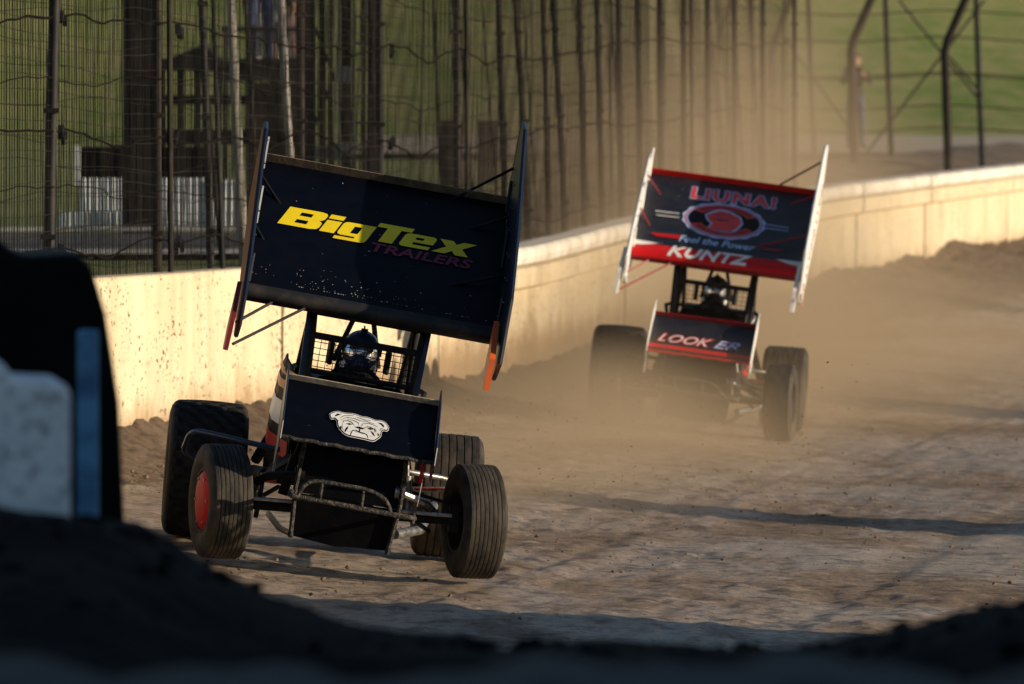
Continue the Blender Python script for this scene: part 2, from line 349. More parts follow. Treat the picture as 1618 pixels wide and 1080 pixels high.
def make_cushion():
    ys = [40.0]
    while ys[-1] < 165: ys.append(ys[-1] * 1.0013)
    ys = np.array(ys); us = np.linspace(-.10, 3.4, 110); Y, U = np.meshgrid(ys, us, indexing='ij'); X = XW(Y) + U
    wid = np.interp(Y, [40, 70, 90, 105, 165], [.55, .55, .60, 1.25, 1.4]); hgt = np.interp(Y, [40, 62, 80, 100, 112, 165], [.22, .22, .20, .24, .30, .32])
    e = np.exp(-np.clip(U, 0, 9) / wid)
    Z = track_z(X, Y) + e * hgt * (.65 + .7 * vnoise(Y * .30, U * .7 + 3, 5)) - .045
    Z += (.25 + e) * (.07 * fbm(X * 2.6, Y * 1.2, 9, 4) + .09 * np.clip(fbm(X * 6, Y * 3.0, 27, 3), -.1, 1) + .05 * fbm(X * 13, Y * 6, 29, 2)) - .05 * np.clip(U - 2.0, 0, 2)
    o = grid_obj('loose_dirt', np.stack([X, Y, Z], -1).reshape(-1, 3), len(ys), len(us), M['loose']); tag(o, 'dark crumbly dirt cushion heaped along the foot of the wall', kind='structure')
M['loose'] = ground_material('loose_brown_dirt', (0.22, 0.145, 0.088), (0.17, 0.11, 0.066), (0.12, 0.078, 0.046), 0.85)
make_cushion()

def field_z(x, y):
    z = 1.30 + 0 * x
    z = z + .30 * np.clip((y - 150) / 50, 0, 1)
    z = z + np.clip(y - 216, 0, 110) * .23 + np.clip(y - 326, 0, 400) * .05
    z = z + np.clip((y - 216) / 30, 0, 1) * (-.24) * (x - 14)
    return z
def make_field():
    ys = np.concatenate([np.linspace(-60, 56, 20), np.linspace(57, 330, 240), np.linspace(335, 1500, 50)])
    k = np.concatenate([np.linspace(0, 60, 180), np.linspace(61, 900, 50)])
    Y, K = np.meshgrid(ys, k, indexing='ij'); X = XW(Y) - .20 - K
    Z = field_z(X, Y) + .12 * fbm(X * .3, Y * .15, 3, 3) * np.clip(K - .5, 0, 1) + .5 * fbm(X * .03, Y * .03, 8, 2) * np.clip((Y - 210) / 60, 0, 1)
    o = grid_obj('grass_field', np.stack([X, Y, Z], -1).reshape(-1, 3), len(ys), len(k), M['grass'])
    tag(o, 'green grass field and spectator hill behind the catch fence', kind='structure')
    # infield soil beyond the modelled track, under and around the camera
    ys = np.linspace(-60, 1500, 80); us = np.concatenate([np.linspace(-.1, 20, 20), np.linspace(25, 900, 30)])
    Y, U = np.meshgrid(ys, us, indexing='ij'); X = XW(Y) + U; Z = track_z(X, Y) - .22
    o = grid_obj('infield_ground', np.stack([X, Y, Z], -1).reshape(-1, 3), len(ys), len(us), M['bank']); tag(o, 'brown infield soil around the track', kind='structure')
    # dirt bank behind the far part of the wall
    ys = np.linspace(92, 190, 120); ks = np.linspace(0, 1, 60)
    Y, K = np.meshgrid(ys, ks, indexing='ij')
    wdt = np.interp(Y, [92, 110, 190], [3.0, 4.4, 6.0]); X = XW(Y) - .25 - K * wdt
    prof = np.sin(np.clip(K / .62, 0, 1) * math.pi / 2) * np.clip((1 - K) / .30, 0, 1)
    top = np.interp(Y, [92, 112, 137, 190], [.25, .42, .50, .55])
    Z = 1.22 + prof * (top + .25 * fbm(X * .8, Y * .35, 12, 4)) + .03 * fbm(X * 4, Y * 2, 13, 3) - .25 * (K > .99)
    o = grid_obj('dirt_bank', np.stack([X, Y, Z], -1).reshape(-1, 3), len(ys), len(ks), M['bank']); tag(o, 'low brown dirt bank behind the far stretch of wall', kind='structure')
    # pale gravel path at the foot of the hill
    ys = np.linspace(176, 214, 16); xs = np.linspace(-3.4, 16, 60); Y, X = np.meshgrid(ys, xs, indexing='ij'); 
    Z = field_z(X, Y) + .16 + .10 * np.sin((Y - 176) / 38 * math.pi)
    o = grid_obj('gravel_path', np.stack([X, Y, Z], -1).reshape(-1, 3), len(ys), len(xs), M['tan']); tag(o, 'pale tan gravel path at the foot of the grass hill', kind='structure')
    # asphalt service road seen through the left part of the fence
    xs = np.linspace(-22, -1.6, 50); ks = np.linspace(0, 1, 12); X, K = np.meshgrid(xs, ks, indexing='ij')
    Y0 = 80 + .10 * np.clip(X + 12, -10, 10); Y = Y0 + K * 10.5; Z = field_z(X, Y) + .075
    o = grid_obj('service_road', np.stack([X, Y, Z], -1).reshape(-1, 3), len(xs), len(ks), M['asphalt']); tag(o, 'grey asphalt service road behind the fence', kind='structure')
    for k, (off, w) in enumerate(((10.55, .30), (-2.4, .5))):
        X, K = np.meshgrid(xs, np.linspace(0, 1, 3), indexing='ij'); Y = 80 + .10 * np.clip(X + 12, -10, 10) + off + K * w
        Z = field_z(X, Y) + .10 + .04 * np.sin(K * math.pi) + .015 * fbm(X * 3, Y, 4 + k, 2)
        o = grid_obj('kerb_line', np.stack([X, Y, Z], -1).reshape(-1, 3), len(xs), 3, M['pale_line']); tag(o, 'pale kerb line along the service road', kind='structure')
make_field()

def make_wall():
    wall = empty('concrete_wall', (float(XW(60)), 60, 0))
    tag(wall, 'cream painted concrete retaining wall speckled with mud along the outside of the track', 'wall')
    d = 30.0; k = 0
    while d < 172:
        L = 4.4 + .5 * math.sin(k * 2.3)
        a, b = d + .010, d + L - .010
        for nm in (('wall_panel', 'wall_cap') if d > 68 else ('wall_panel',)):
            mb = MB(); n = 7; rows = []
            ledge = float(np.interp((a + b) / 2, [70, 78], [0, 1]))
            for i in range(n):
                y = a + (b - a) * i / (n - 1); x = float(XW(y)); z0 = float(ZH(y)) - .5; zt = float(ZH(y)) + WALL_H
                y1 = y + .05; tx = float(XW(y1)) - x; ln = math.hypot(tx, .05); nx, ny = .05 / ln, -tx / ln   # normal to the track side
                off = .010 * math.sin(k * 3.7); g = .030 + .075 * ledge; wob = .003 * math.sin(y * 1.7 + k)
                if nm == 'wall_panel': prof = [(off, z0), (off + .012, zt - .42), (off + .005 + g * ledge, zt - .385), (off + .008 + g * ledge, zt - .20), (off - .02, zt - .165), (-.30, zt - .165), (-.30, z0)]
                else: prof = [(off - .01 + g, zt - .160), (off + g + .012, zt - .10 + wob), (off + g + .004, zt - .03 + wob), (off + g - .03, zt + wob), (-.28, zt + wob), (-.315, zt - .03), (-.315, zt - .160)]
                if d <= 68: prof = [(off, z0), (off + .012, zt - .42), (off + .012, zt - .05), (off + .006, zt - .012), (off - .012, zt), (-.29, zt), (-.30, zt - .02), (-.30, z0)]
                rows.append([(x + nx * p, y + ny * p, z) for p, z in prof])
            m = len(rows[0]); v = [p for r_ in rows for p in r_]; f = []
            for i in range(n - 1): f += [(i * m + j, i * m + (j + 1) % m, (i + 1) * m + (j + 1) % m, (i + 1) * m + j) for j in range(m)]
            f += [tuple(range(m)), tuple((n - 1) * m + j for j in range(m))]
            mb.add(v, f)
            if nm == 'wall_panel': pan = mb.build(nm, M['wall'], None); pan.parent = wall; pan.matrix_parent_inverse = Matrix.Translation(wall.location).inverted()
            else:
                c = mb.build(nm, M['wall_cap'], None); c.parent = pan; c.matrix_parent_inverse = Matrix.Translation(wall.location).inverted() @ Matrix.Identity(4)
                c.matrix_parent_inverse = Matrix.Identity(4)
        d += L; k += 1
make_wall()

# ------------------------------------------------------------------ flat lettering and emblems
def fill_polys(polys):
    """2-d outlines (holes by overlap) -> (verts2d, faces)"""
    cu = bpy.data.curves.new('t', 'CURVE'); cu.dimensions = '2D'; cu.fill_mode = 'BOTH'
    for p in polys:
        s = cu.splines.new('POLY'); s.points.add(len(p) - 1)
        for q, (x, y) in zip(s.points, p): q.co = (x, y, 0, 1)
        s.use_cyclic_u = True
    o = bpy.data.objects.new('t', cu); COL.objects.link(o)
    dg = bpy.context.evaluated_depsgraph_get(); me = bpy.data.meshes.new_from_object(o.evaluated_get(dg))
    v = [(p.co.x, p.co.y) for p in me.vertices]; f = [tuple(p.vertices) for p in me.polygons]
    bpy.data.objects.remove(o); bpy.data.curves.remove(cu); bpy.data.meshes.remove(me); return v, f
def text_polys(txt, offset=0.0, shear=0.0, spacing=1.0):
    cu = bpy.data.curves.new('t', 'FONT'); cu.body = txt; cu.offset = offset; cu.shear = shear; cu.space_character = spacing; cu.resolution_u = 4
    o = bpy.data.objects.new('t', cu); COL.objects.link(o)
    dg = bpy.context.evaluated_depsgraph_get(); me = bpy.data.meshes.new_from_object(o.evaluated_get(dg))
    v = [(p.co.x, p.co.y) for p in me.vertices]; f = [tuple(p.vertices) for p in me.polygons]
    bpy.data.objects.remove(o); bpy.data.curves.remove(cu); bpy.data.meshes.remove(me); return v, f
def fit(vf, x0, x1, y0, y1, ref=None):
    v, f = vf; rv = ref[0] if ref else v
    a0, a1 = min(p[0] for p in rv), max(p[0] for p in rv); b0, b1 = min(p[1] for p in rv), max(p[1] for p in rv)
    return [(x0 + (p[0] - a0) / (a1 - a0) * (x1 - x0), y0 + (p[1] - b0) / (b1 - b0) * (y1 - y0)) for p in v], f
def stroke(pts, w):
    w = w * 1.35
    pts = [Vector(p) for p in pts]; L = []; Rr = []
    for i, p in enumerate(pts):
        t = (pts[min(i + 1, len(pts) - 1)] - pts[max(i - 1, 0)]).normalized(); n = Vector((-t.y, t.x)) * w / 2 * (1 if 0 < i < len(pts) - 1 else .45)
        L.append(tuple(p + n)); Rr.append(tuple(p - n))
    return L + Rr[::-1]
def inset(poly, d):
    n = len(poly); ar = sum(poly[i][0] * poly[(i + 1) % n][1] - poly[(i + 1) % n][0] * poly[i][1] for i in range(n)); sg = 1 if ar > 0 else -1; out = []
    for i in range(n):
        a, b, c = Vector(poly[i - 1]), Vector(poly[i]), Vector(poly[(i + 1) % n])
        e1 = (b - a).normalized(); e2 = (c - b).normalized(); nn = Vector((-e1.y - e2.y, e1.x + e2.x)); nn = nn.normalized() if nn.length > 1e-6 else nn
        out.append(tuple(b + nn * d * sg))
    return out
def smooth_poly(poly, k=1):
    for _ in range(k):
        q = []
        for i in range(len(poly)):
            a, b = poly[i], poly[(i + 1) % len(poly)]
            q += [(a[0] * .75 + b[0] * .25, a[1] * .75 + b[1] * .25), (a[0] * .25 + b[0] * .75, a[1] * .25 + b[1] * .75)]
        poly = q
    return poly
def ellipse(cx, cy, rx, ry, n=40, bump=0, nb=0): return [(cx + (rx + (bump if nb and (i // 2) % 2 else 0)) * math.cos(2 * math.pi * i / n), cy + (ry + (bump if nb and (i // 2) % 2 else 0)) * math.sin(2 * math.pi * i / n)) for i in range(n)]
def decal(name, vf, P, off, mat, parent, sub=0):
    v, f = vf; mb = MB()
    if sub:
        import bmesh
        b = bmesh.new(); bv = [b.verts.new((x, y, 0)) for x, y in v]
        for q in f: b.faces.new([bv[i] for i in q])
        bmesh.ops.triangulate(b, faces=b.faces)
        for _ in range(sub):
            bmesh.ops.subdivide_edges(b, edges=[e for e in b.edges if e.calc_length() > .012], cuts=1); bmesh.ops.triangulate(b, faces=b.faces)
        b.verts.index_update(); v = [(q.co.x, q.co.y) for q in b.verts]; f = [tuple(w.index for w in q.verts) for q in b.faces]; b.free()
    mb.add([P(a, b, off) for a, b in v], f); return mb.build(name, mat, parent)
def px_affine(o, u, v):
    """photo-plane points of (0,0),(1,0),(0,1) -> function to plane coordinates"""
    o, u, v = Vector(o), Vector(u) - Vector(o), Vector(v) - Vector(o); det = u.x * v.y - u.y * v.x
    def g(p):
        d = Vector(p) - o; return ((d.x * v.y - d.y * v.x) / det, (u.x * d.y - u.y * d.x) / det)
    return g
def bigtex():
    G = {'B': (.27, [[(0, 0), (.80, 0), (.96, .05), (1, .15), (1, .38), (.95, .47), (.88, .51), (.97, .57), (1, .66), (1, .86), (.95, .96), (.82, 1), (0, 1)], [(.36, .2), (.66, .2), (.66, .40), (.36, .40)], [(.36, .61), (.66, .61), (.66, .8), (.36, .8)]]),
         'i': (.10, [[(0, 0), (1, 0), (1, .66), (0, .66)], [(0, .75), (1, .75), (1, .98), (0, .98)]]),
         'g': (.215, [[(0, .14), (.04, .04), (.14, 0), (.60, 0), (.60, -.09), (0, -.09), (0, -.25), (.86, -.25), (.96, -.21), (1, -.12), (1, .74), (.14, .74), (.04, .70), (0, .60)], [(.38, .17), (.62, .17), (.62, .56), (.38, .56)]]),
         'T': (.235, [[(0, .78), (0, 1), (1, 1), (1, .78), (.70, .78), (.70, 0), (.30, 0), (.30, .78)]]),
         'e': (.215, [[(0, .14), (.04, .04), (.14, 0), (.96, 0), (.96, .17), (.38, .17), (.38, .30), (1, .30), (1, .60), (.96, .70), (.86, .74), (.14, .74), (.04, .70), (0, .60)], [(.38, .45), (.63, .45), (.63, .58), (.38, .58)]]),
         'x': (.25, [[(0, 0), (.36, 0), (.5, .2), (.64, 0), (1, 0), (.72, .37), (1, .74), (.64, .74), (.5, .56), (.36, .74), (0, .74), (.28, .37)]])}
    x = 0; polys = []
    for ch in 'BigTex':
        w, ps = G[ch]
        for p in ps: polys.append([(x + a * w + b * .075, b) for a, b in p])
        x += w + .014 - (.045 if ch == 'T' else 0) - (.012 if ch == 'g' else 0)
    return fill_polys(polys)
DOG = [(225, 270), (260, 245), (330, 215), (400, 205), (470, 225), (560, 235), (680, 235), (760, 255), (830, 285), (950, 290), (1040, 325), (1100, 345), (1200, 340), (1270, 370), (1320, 430), (1340, 480), (1320, 540), (1280, 560), (1240, 545), (1195, 570), (1190, 640), (1160, 690), (1100, 730), (1050, 770), (960, 760), (880, 740), (700, 712), (560, 690), (480, 650), (420, 580), (375, 520), (360, 450), (365, 400), (330, 370), (300, 375), (260, 380), (230, 340)]
DOG_F = [[(335, 312), (380, 268), (455, 280), (400, 300), (345, 325)], [(1125, 402), (1200, 410), (1245, 462), (1232, 490), (1190, 440)], [(535, 452), (600, 440), (655, 462), (600, 478)], [(925, 522), (985, 510), (1035, 540), (985, 548)],
         [(685, 505), (780, 498), (885, 535), (840, 548), (760, 537)], [(775, 545), (797, 545), (790, 605), (775, 605)], [(500, 605), (535, 535), (580, 500), (560, 555), (520, 615)], [(985, 565), (1035, 600), (1070, 675), (1030, 645)], [(440, 500), (410, 540), (450, 565), (445, 520)], [(1108, 600), (1155, 640), (1130, 662)],
         stroke([(605, 690), (630, 620), (655, 578), (720, 572), (780, 606), (860, 622), (915, 645), (940, 715)], 11), stroke([(480, 440), (490, 405), (560, 392), (640, 420), (690, 482)], 9), stroke([(870, 520), (930, 492), (1000, 500), (1060, 540), (1075, 590)], 9),
         stroke([(430, 350), (500, 305), (600, 295), (680, 290)], 7), stroke([(440, 390), (560, 332), (700, 348), (800, 385), (920, 392), (1060, 430)], 6), stroke([(560, 365), (680, 385), (770, 430), (765, 480)], 7), stroke([(1120, 480), (960, 425), (850, 440), (812, 490)], 7), stroke([(740, 320), (830, 345), (900, 365), (1000, 370)], 6),
         stroke([(540, 620), (620, 590)], 6), stroke([(690, 600), (770, 608), (860, 640)], 5), stroke([(970, 660), (1020, 690)], 6), stroke([(330, 350), (380, 400), (400, 400)], 9), stroke([(1225, 500), (1180, 520), (1160, 560)], 9), stroke([(1060, 500), (1090, 560), (1080, 600)], 6), stroke([(470, 450), (460, 520), (490, 600)], 6)]

# ------------------------------------------------------------------ sprint cars
def wheel(name, car, x, y, Rt, w, steer, kind, tmat, cover=None, label=None, camber=0, outer=1):
    rim = MB(); rr = Rt * .56; hw = w * .46
    rim.lathe([(-hw, rr + .018), (-hw, rr - .012), (-hw + .04, rr - .03), (-hw * .25, rr - .05), (hw * .1, .10), (hw * .1, .03), (hw * .14, .0)], 40)
    rim.lathe([(hw * .14, 0.0), (hw * .14, .03), (hw * .16, .10), (hw * .35, rr - .055), (hw - .04, rr - .03), (hw, rr - .012), (hw, rr + .018), (hw - .01, rr + .02)], 40)
    o = rim.build('wheel', M['dark_steel'] if kind != 'alu' else M['chrome'], car, smooth=True)
    o.location = (x, y, Rt - .006); o.rotation_euler = (0, R(camber), R(steer))
    t = MB(); h = w / 2
    side = [(.88, .56), (.96, .60), (1.02, .70), (1.03, .80), (.99, .89), (.92, .945), (.84, .975)]
    prof = [(-h * a, Rt * b) for a, b in side]
    if kind == 'rear_block':
        xs = np.linspace(-.76, .76, 17)
        tr = [(h * v, Rt - .014 * v * v) for v in xs]
        prof += tr + [(h * a, Rt * b) for a, b in side[::-1]]
        N = 108
        def mod(k, j, xx, r):
            if r < Rt * .95: return 0
            col = int((xx + h) / (w / 9.0)); return -.020 if ((k + (col % 2) * 2) % 4 == 0) else (0 if r > Rt * .984 else 0)
        t.lathe(prof, N, mod=mod)
    else:
        nr = 8 if kind in ('front', 'alu') else 7
        edges = np.linspace(-.84, .84, nr + 1); tr = []
        for i in range(nr):
            a, b = edges[i] + (.018 if i else 0), edges[i + 1] - (.018 if i < nr - 1 else 0)
            crown = lambda q: Rt * (1 - .012 * q * q)
            if i: tr += [(h * (a - .006), crown(a) - .013)]
            tr += [(h * a, crown(a)), (h * (a + b) / 2, crown((a + b) / 2) + .0012), (h * b, crown(b))]
            if i < nr - 1: tr += [(h * (b + .006), crown(b) - .013)]
        prof += tr + [(h * a, Rt * b) for a, b in side[::-1]]
        t.lathe(prof, 84)
    ty = t.build('tyre', tmat, o, smooth=True)
    if cover:
        c = MB(); s = outer; c.lathe([(s * (hw - .012), rr - .012), (s * (hw + .004), rr - .03), (s * (hw + .012), rr * .5), (s * (hw + .013), 0)], 40)
        tag(c.build('wheel_cover', cover, o, smooth=True), label)
        b = MB()
        for k in range(6):
            a = k * math.pi / 3; b.lathe([(s * (hw - .005), .009), (s * (hw + .012), .009), (s * (hw + .012), 0)], 8, c=(0, (rr - .045) * math.cos(a), (rr - .045) * math.sin(a)))
        b.build('cover_bolts', M['chrome'], o)['kind'] = 'stuff'
    hb = MB(); hb.lathe([(-hw * outer * .9, 0), (-hw * outer * .9, .055), (hw * outer * .1, .055), (hw * outer * .1, 0)], 20); hb.build('hub', M['dark_steel'], o, smooth=True)
    return o

def sprint_car(pos, yaw, bank, roll, cx, P):
    car = empty('sprint_car', pos)
    car.rotation_mode = 'QUATERNION'
    car.rotation_quaternion = (Matrix.Rotation(math.pi + R(yaw), 3, 'Z') @ Matrix.Rotation(-R(bank), 3, 'Y')).to_quaternion()
    tag(car, P['label'], 'race car', 'winged sprint cars on the track')
    CR = Matrix.Rotation(-R(roll), 3, 'Y'); piv = Vector((0, 0, .3))
    def CH(p): return CR @ (Vector(p) + Vector((cx, 0, 0)) - piv) + piv
    def mb(): return MB(CH)
    # wheels: right = image left
    st = P['steer']
    wheel('wheel', car, P['tx'][0], 1.1, .338, .25, st, 'front', M['rubber_front'], P['cover'], P.get('cover_label'), 2, 1)
    wheel('wheel', car, P['tx'][1], 1.1, .338, .25, st, 'front', M['rubber_front'], None, None, 2, -1)
    wheel('wheel', car, P['tx'][2], -1.1, .425, .47, 0, 'rear_block', M['rubber_rear'], None, None, 0, 1)
    wheel('wheel', car, P['tx'][3], -1.1, .382, .39, 0, 'rear', M['rubber_left'], M['chrome'] if P.get('alu') else None, None, 0, -1)
    a = MB(); a.tube([(P['tx'][1] + .10, 1.1, .34), (P['tx'][1] + .22, 1.1, .33), (P['tx'][0] - .22, 1.1, .33), (P['tx'][0] - .10, 1.1, .34)], .032, 12)
    for s in (0, 1): a.box((P['tx'][s] + (-.12 if s == 0 else .12), 1.1, .34), (.06, .08, .16))
    a.build('front_axle', M['black_tube'], car, smooth=True)
    a = MB(); a.tube([(P['tx'][3], -1.1, .39), (P['tx'][2], -1.1, .42)], .045, 12); a.lathe([(-.12, .05), (-.1, .14), (.06, .15), (.1, .05)], 20, c=(0, -1.1, .40)); a.build('rear_axle', M['black_tube'], car, smooth=True)
    tr = MB(); tr.tube([(P['tx'][1] + .14, 1.22, .36), (P['tx'][0] - .14, 1.22, .37)], .012, 8); tr.build('tie_rod', M['chrome'], car, smooth=True)
    dl = MB(); dl.tube([(P['tx'][1] + .15, .98, .42), (-.1, .75, .52), (.30, .2, .62)], .010, 8); dl.build('drag_link', M['black_tube'], car, smooth=True)
    for s in (-1, 1):
        rr = mb(); rr.tube([(s * .52, 1.08, .30), (s * .36, .1, .36)], .014, 8); rr.tube([(s * .52, 1.08, .40), (s * .36, .1, .5)], .014, 8); rr.build('radius_rod', M['black_tube'], car, smooth=True)
        ta = mb(); ta.tube([(s * .30, 1.30, .50), (s * .47, 1.22, .46), (s * .56, 1.08, .40)], [.02, .026, .018], 8); ta.lathe([(-.03, .03), (-.03, .045), (.03, .045), (.03, .03)], 14, c=(s * .30, 1.30, .50)); ta.build('torsion_arm', M['chrome'] if s < 0 else M['black_tube'], car, smooth=True)
        sh = mb(); sh.tube([(s * .31, 1.12, .74), (s * .335, 1.12, .60)], .014, 10); sh.tube([(s * .335, 1.12, .60), (s * .37, 1.12, .36)], .030, 12); sh.lathe([(-.012, .0), (-.012, .026), (.012, .026), (.012, 0)], 12, c=(s * .31, 1.12, .75)); sh.build('shock_absorber', M['chrome'] if s < 0 else M['black_tube'], car, smooth=True)
        rs = mb(); rs.tube([(s * .34, -.75, .85), (s * .48, -1.05, .45)], .032, 10); rs.build('shock_absorber', M['black_tube'], car, smooth=True)
    bc = mb(); bc.lathe([(-.012, .05), (-.012, .135), (.012, .135), (.012, .05)], 24, c=(.50, 1.06, .33)); bc.build('brake_disc', M['black_tube'], car, smooth=True)
    cal = mb(); cal.box((.47, 1.12, .44), (.10, .08, .05)); cal.box((.44, 1.14, .46), (.05, .05, .03)); cal.build('brake_caliper', M['orange'] if P['id'] == 0 else M['red'], car, bevel=.008)
    # nose tarp / front panel: two faces folded at the bumper height
    fp = mb(); th = .012
    fp.prism([(.305, .40), (.295, .76), (-.295, .76), (-.305, .40)], lambda x, z: (x, 1.335 - .12 * (z - .40), z), lambda x, z: (x, 1.335 - th - .12 * (z - .40), z)); fp.build('nose_panel', M['panel'], car)
    fp = mb(); fp.prism([(.275, .14), (.305, .396), (-.305, .396), (-.28, .15), (-.04, .13), (.02, .12)], lambda x, z: (x, 1.335 - .12 * (.40 - z), z), lambda x, z: (x, 1.335 - th - .12 * (.40 - z), z)); fp.build('nose_panel', M['panel'], car)
    for s in (-1, 1):
        c = mb(); c.tube([(s * .30, 1.31, .74), (s * .312, 1.35, .42), (s * .288, 1.32, .13)], .014, 8); c.build('frame_rail', M['mud_tube'], car, smooth=True)
        c = mb(); c.tube([(s * .29, 1.32, .15), (s * .33, .6, .14), (s * .36, -.6, .16)], .019, 8); c.tube([(s * .30, 1.33, .78), (s * .33, .5, .86), (s * .34, .25, .90)], .019, 8); c.build('chassis_rail', M['blue_tube'] if P['id'] == 0 else M['black_tube'], car, smooth=True)
    # hood and body
    hd = mb(); ys = [1.27, 1.0, .6, .30]; top = [.735, .87, .95, .98]; hw = [.27, .29, .31, .33]; v = []
    for y_, t_, w_ in zip(ys, top, hw): v += [(-w_, y_, t_ - .16), (-w_ * .92, y_, t_ - .03), (-w_ * .6, y_, t_), (w_ * .6, y_, t_), (w_ * .92, y_, t_ - .03), (w_, y_, t_ - .16)]
    hd.add(v, [(i * 6 + j, i * 6 + j + 1, i * 6 + j + 7, i * 6 + j + 6) for i in range(3) for j in range(5)] + [(0, 1, 2, 3, 4, 5)]); hd.build('hood', M['panel'], car, smooth=True)
    dp = mb(); dp.prism([(-.33, .55), (-.33, .97), (-.24, 1.07), (.24, 1.07), (.33, .97), (.33, .55)], lambda x, z: (x, .29, z), lambda x, z: (x, .27, z)); dp.build('cowl', M['panel'], car)
    for s in (-1, 1):
        sp = mb(); poly = [(.35, .40), (.30, 1.00), (-.10, 1.08), (-.35, 1.14), (-.80, 1.06), (-.85, .40)]
        bulge = lambda y_, z_: (.335 if s > 0 else .33) + (.10 if s > 0 and P['id'] == 0 else .02) * min(1, max(0, (.35 - y_) / .6)) + .02 * math.sin(max(0, min(1, (z_ - .4) / .7)) * math.pi)
        gy = np.linspace(.35, -.85, 13); v = []
        for y_ in gy:
            zt_ = float(np.interp(-y_, [-.35, .1, .35, .8, .85], [.98, 1.09, 1.15, 1.07, 1.0]))
            for q_ in range(8): z_ = .42 + (zt_ - .42) * q_ / 7; v.append((s * bulge(y_, z_), y_, z_))
        for y_ in gy:
            zt_ = float(np.interp(-y_, [-.35, .1, .35, .8, .85], [.98, 1.09, 1.15, 1.07, 1.0]))
            for q_ in range(8): z_ = .42 + (zt_ - .42) * q_ / 7; v.append((s * (bulge(y_, z_) - .012), y_, z_))
        nq = 13 * 8; fq = [(i * 8 + q_, i * 8 + q_ + 1, i * 8 + q_ + 9, i * 8 + q_ + 8) for i in range(12) for q_ in range(7)]
        sp.add(v, fq + [tuple(a_ + nq for a_ in q_) for q_ in fq] + [(q_, q_ + 1, nq + q_ + 1, nq + q_) for q_ in range(7)] + [(i * 8 + 7, i * 8 + 15, nq + i * 8 + 15, nq + i * 8 + 7) for i in range(12)])
        o = sp.build('side_panel', M['panel'] if P['id'] == 0 else M['navy'], car)
        for z0, z1, mk in (((1.03, 1.07, 'orange'), (.95, 1.0, 'orange'), (.74, .88, 'white'), (.57, .67, 'red')) if P['id'] == 0 else ((.9, 1.0, 'white'), (.5, .6, 'red'))):
            d_ = mb(); q = []
            for y_ in np.linspace(.32, -.75, 14):
                za, zb = z0 - .06 * (y_ + .2), z1 - .06 * (y_ + .2); q += [(s * (bulge(y_, za) + .006), y_ + .003, za), (s * (bulge(y_, zb) + .006), y_ + .003, zb)]
            d_.add(q, [(2 * i, 2 * i + 1, 2 * i + 3, 2 * i + 2) for i in range(13)]); d_.build('stripe', M[mk], o)
    tk = mb(); tk.lathe([(-.34, 0.0), (-.34, .22), (-.30, .28), (.30, .28), (.34, .22), (.34, 0)], 28, c=(0, -1.55, .78)); tk.build('fuel_tank', M['navy'], car, smooth=True)
    en = mb(); en.box((0, .62, .52), (.36, .62, .34)); en.box((0, .62, .74), (.30, .55, .12)); en.build('engine', M['dark_steel'], car, bevel=.02)
    for s in (-1, 1):
        h_ = mb()
        for k in range(4): h_.tube([(s * .20, .88 - k * .17, .60), (s * .34, .86 - k * .17, .56), (s * .42, .70 - k * .12, .48), (s * .45, .2 - k * .02, .42)], .020, 8)
        h_.tube([(s * .45, .2, .42), (s * .5, -.5, .40)], .045, 12); h_.build('exhaust_header', M['rust_steel'] if s < 0 else M['black_tube'], car, smooth=True)
    # front bumper
    bm = mb(); yb = 1.60
    bm.tube([(.33, 1.36, .40), (.345, 1.52, .385), (.33, yb, .383), (-.36, yb, .378), (-.385, 1.55, .378), (-.40, 1.50, .375)], .0155, 10)
    bm.tube(cr([(.30, yb - .005, .39), (.27, yb, .46), (.20, yb, .492), (.0, yb, .496), (-.10, yb, .492), (-.19, yb, .465), (-.235, yb, .42), (-.25, yb - .005, .385)]), .0135, 10)
    for x_ in (.170, -.076): bm.tube([(x_, yb, .385), (x_ + .004, yb, .494)], .0105, 8)
    for s in (1, -1): bm.tube([(s * .30 - .01, yb - .005, .38), (s * .30, 1.33, .36)], .017, 8)
    bm.tube([(-.385, 1.55, .405), (-.39, 1.55, .345)], .014, 8)
    bm.build('front_bumper', M['mud_tube'], car, smooth=True)
    # roll cage
    cm = M['black_tube']; cg = mb()
    for s in (-1, 1):
        cg.tube([(s * .31, .32, .90), (s * .325, .20, 1.30), (s * .335, .12, 1.44), (s * .33, -.10, 1.50), (s * .32, -.55, 1.50), (s * .34, -.62, 1.1), (s * .35, -.66, .5)], .021, 10)
        cg.tube([(s * .32, -.55, 1.50), (s * .30, -1.0, 1.0), (s * .28, -1.35, .62)], .019, 8)
        cg.tube([(s * .33, .10, 1.44), (s * .14, -.05, 1.50)], .015, 8)
        cg.tube([(s * .36, .30, .92), (s * .42, -.15, 1.06), (s * .36, -.62, 1.08)], .017, 8)
        cg.tube([(s * .04, -.58, 1.5), (s * .14, -.60, 1.15)], .016, 8)
    cg.tube([(-.335, .12, 1.44), (.335, .12, 1.44)], .021, 10); cg.tube([(-.33, -.55, 1.5), (.33, -.55, 1.5)], .019, 8)
    cg.box((0, .20, 1.300), (.66, .022, .042)); cg.tube([(-.32, .26, 1.09), (.32, .26, 1.09)], .017, 8)
    cg.build('roll_cage', cm, car, smooth=True)
    for s in (-1, 1):
        g_ = mb(); g_.prism([(.33, .93), (.36, .93), (.38, 1.44), (.345, 1.44)], lambda x, z: (s * x, .31 - (z - .9) * .34, z), lambda x, z: (s * x, .29 - (z - .9) * .34, z)); g_.build('cage_gusset', M['blue_tube'] if P['id'] == 0 else M['dark_steel'], car)
    rsn = mb()
    for k in range(15): rsn.tube([(-.31 + .62 * k / 14, .262, 1.08), (-.31 + .62 * k / 14, .205, 1.30)], .0022, 4, False)
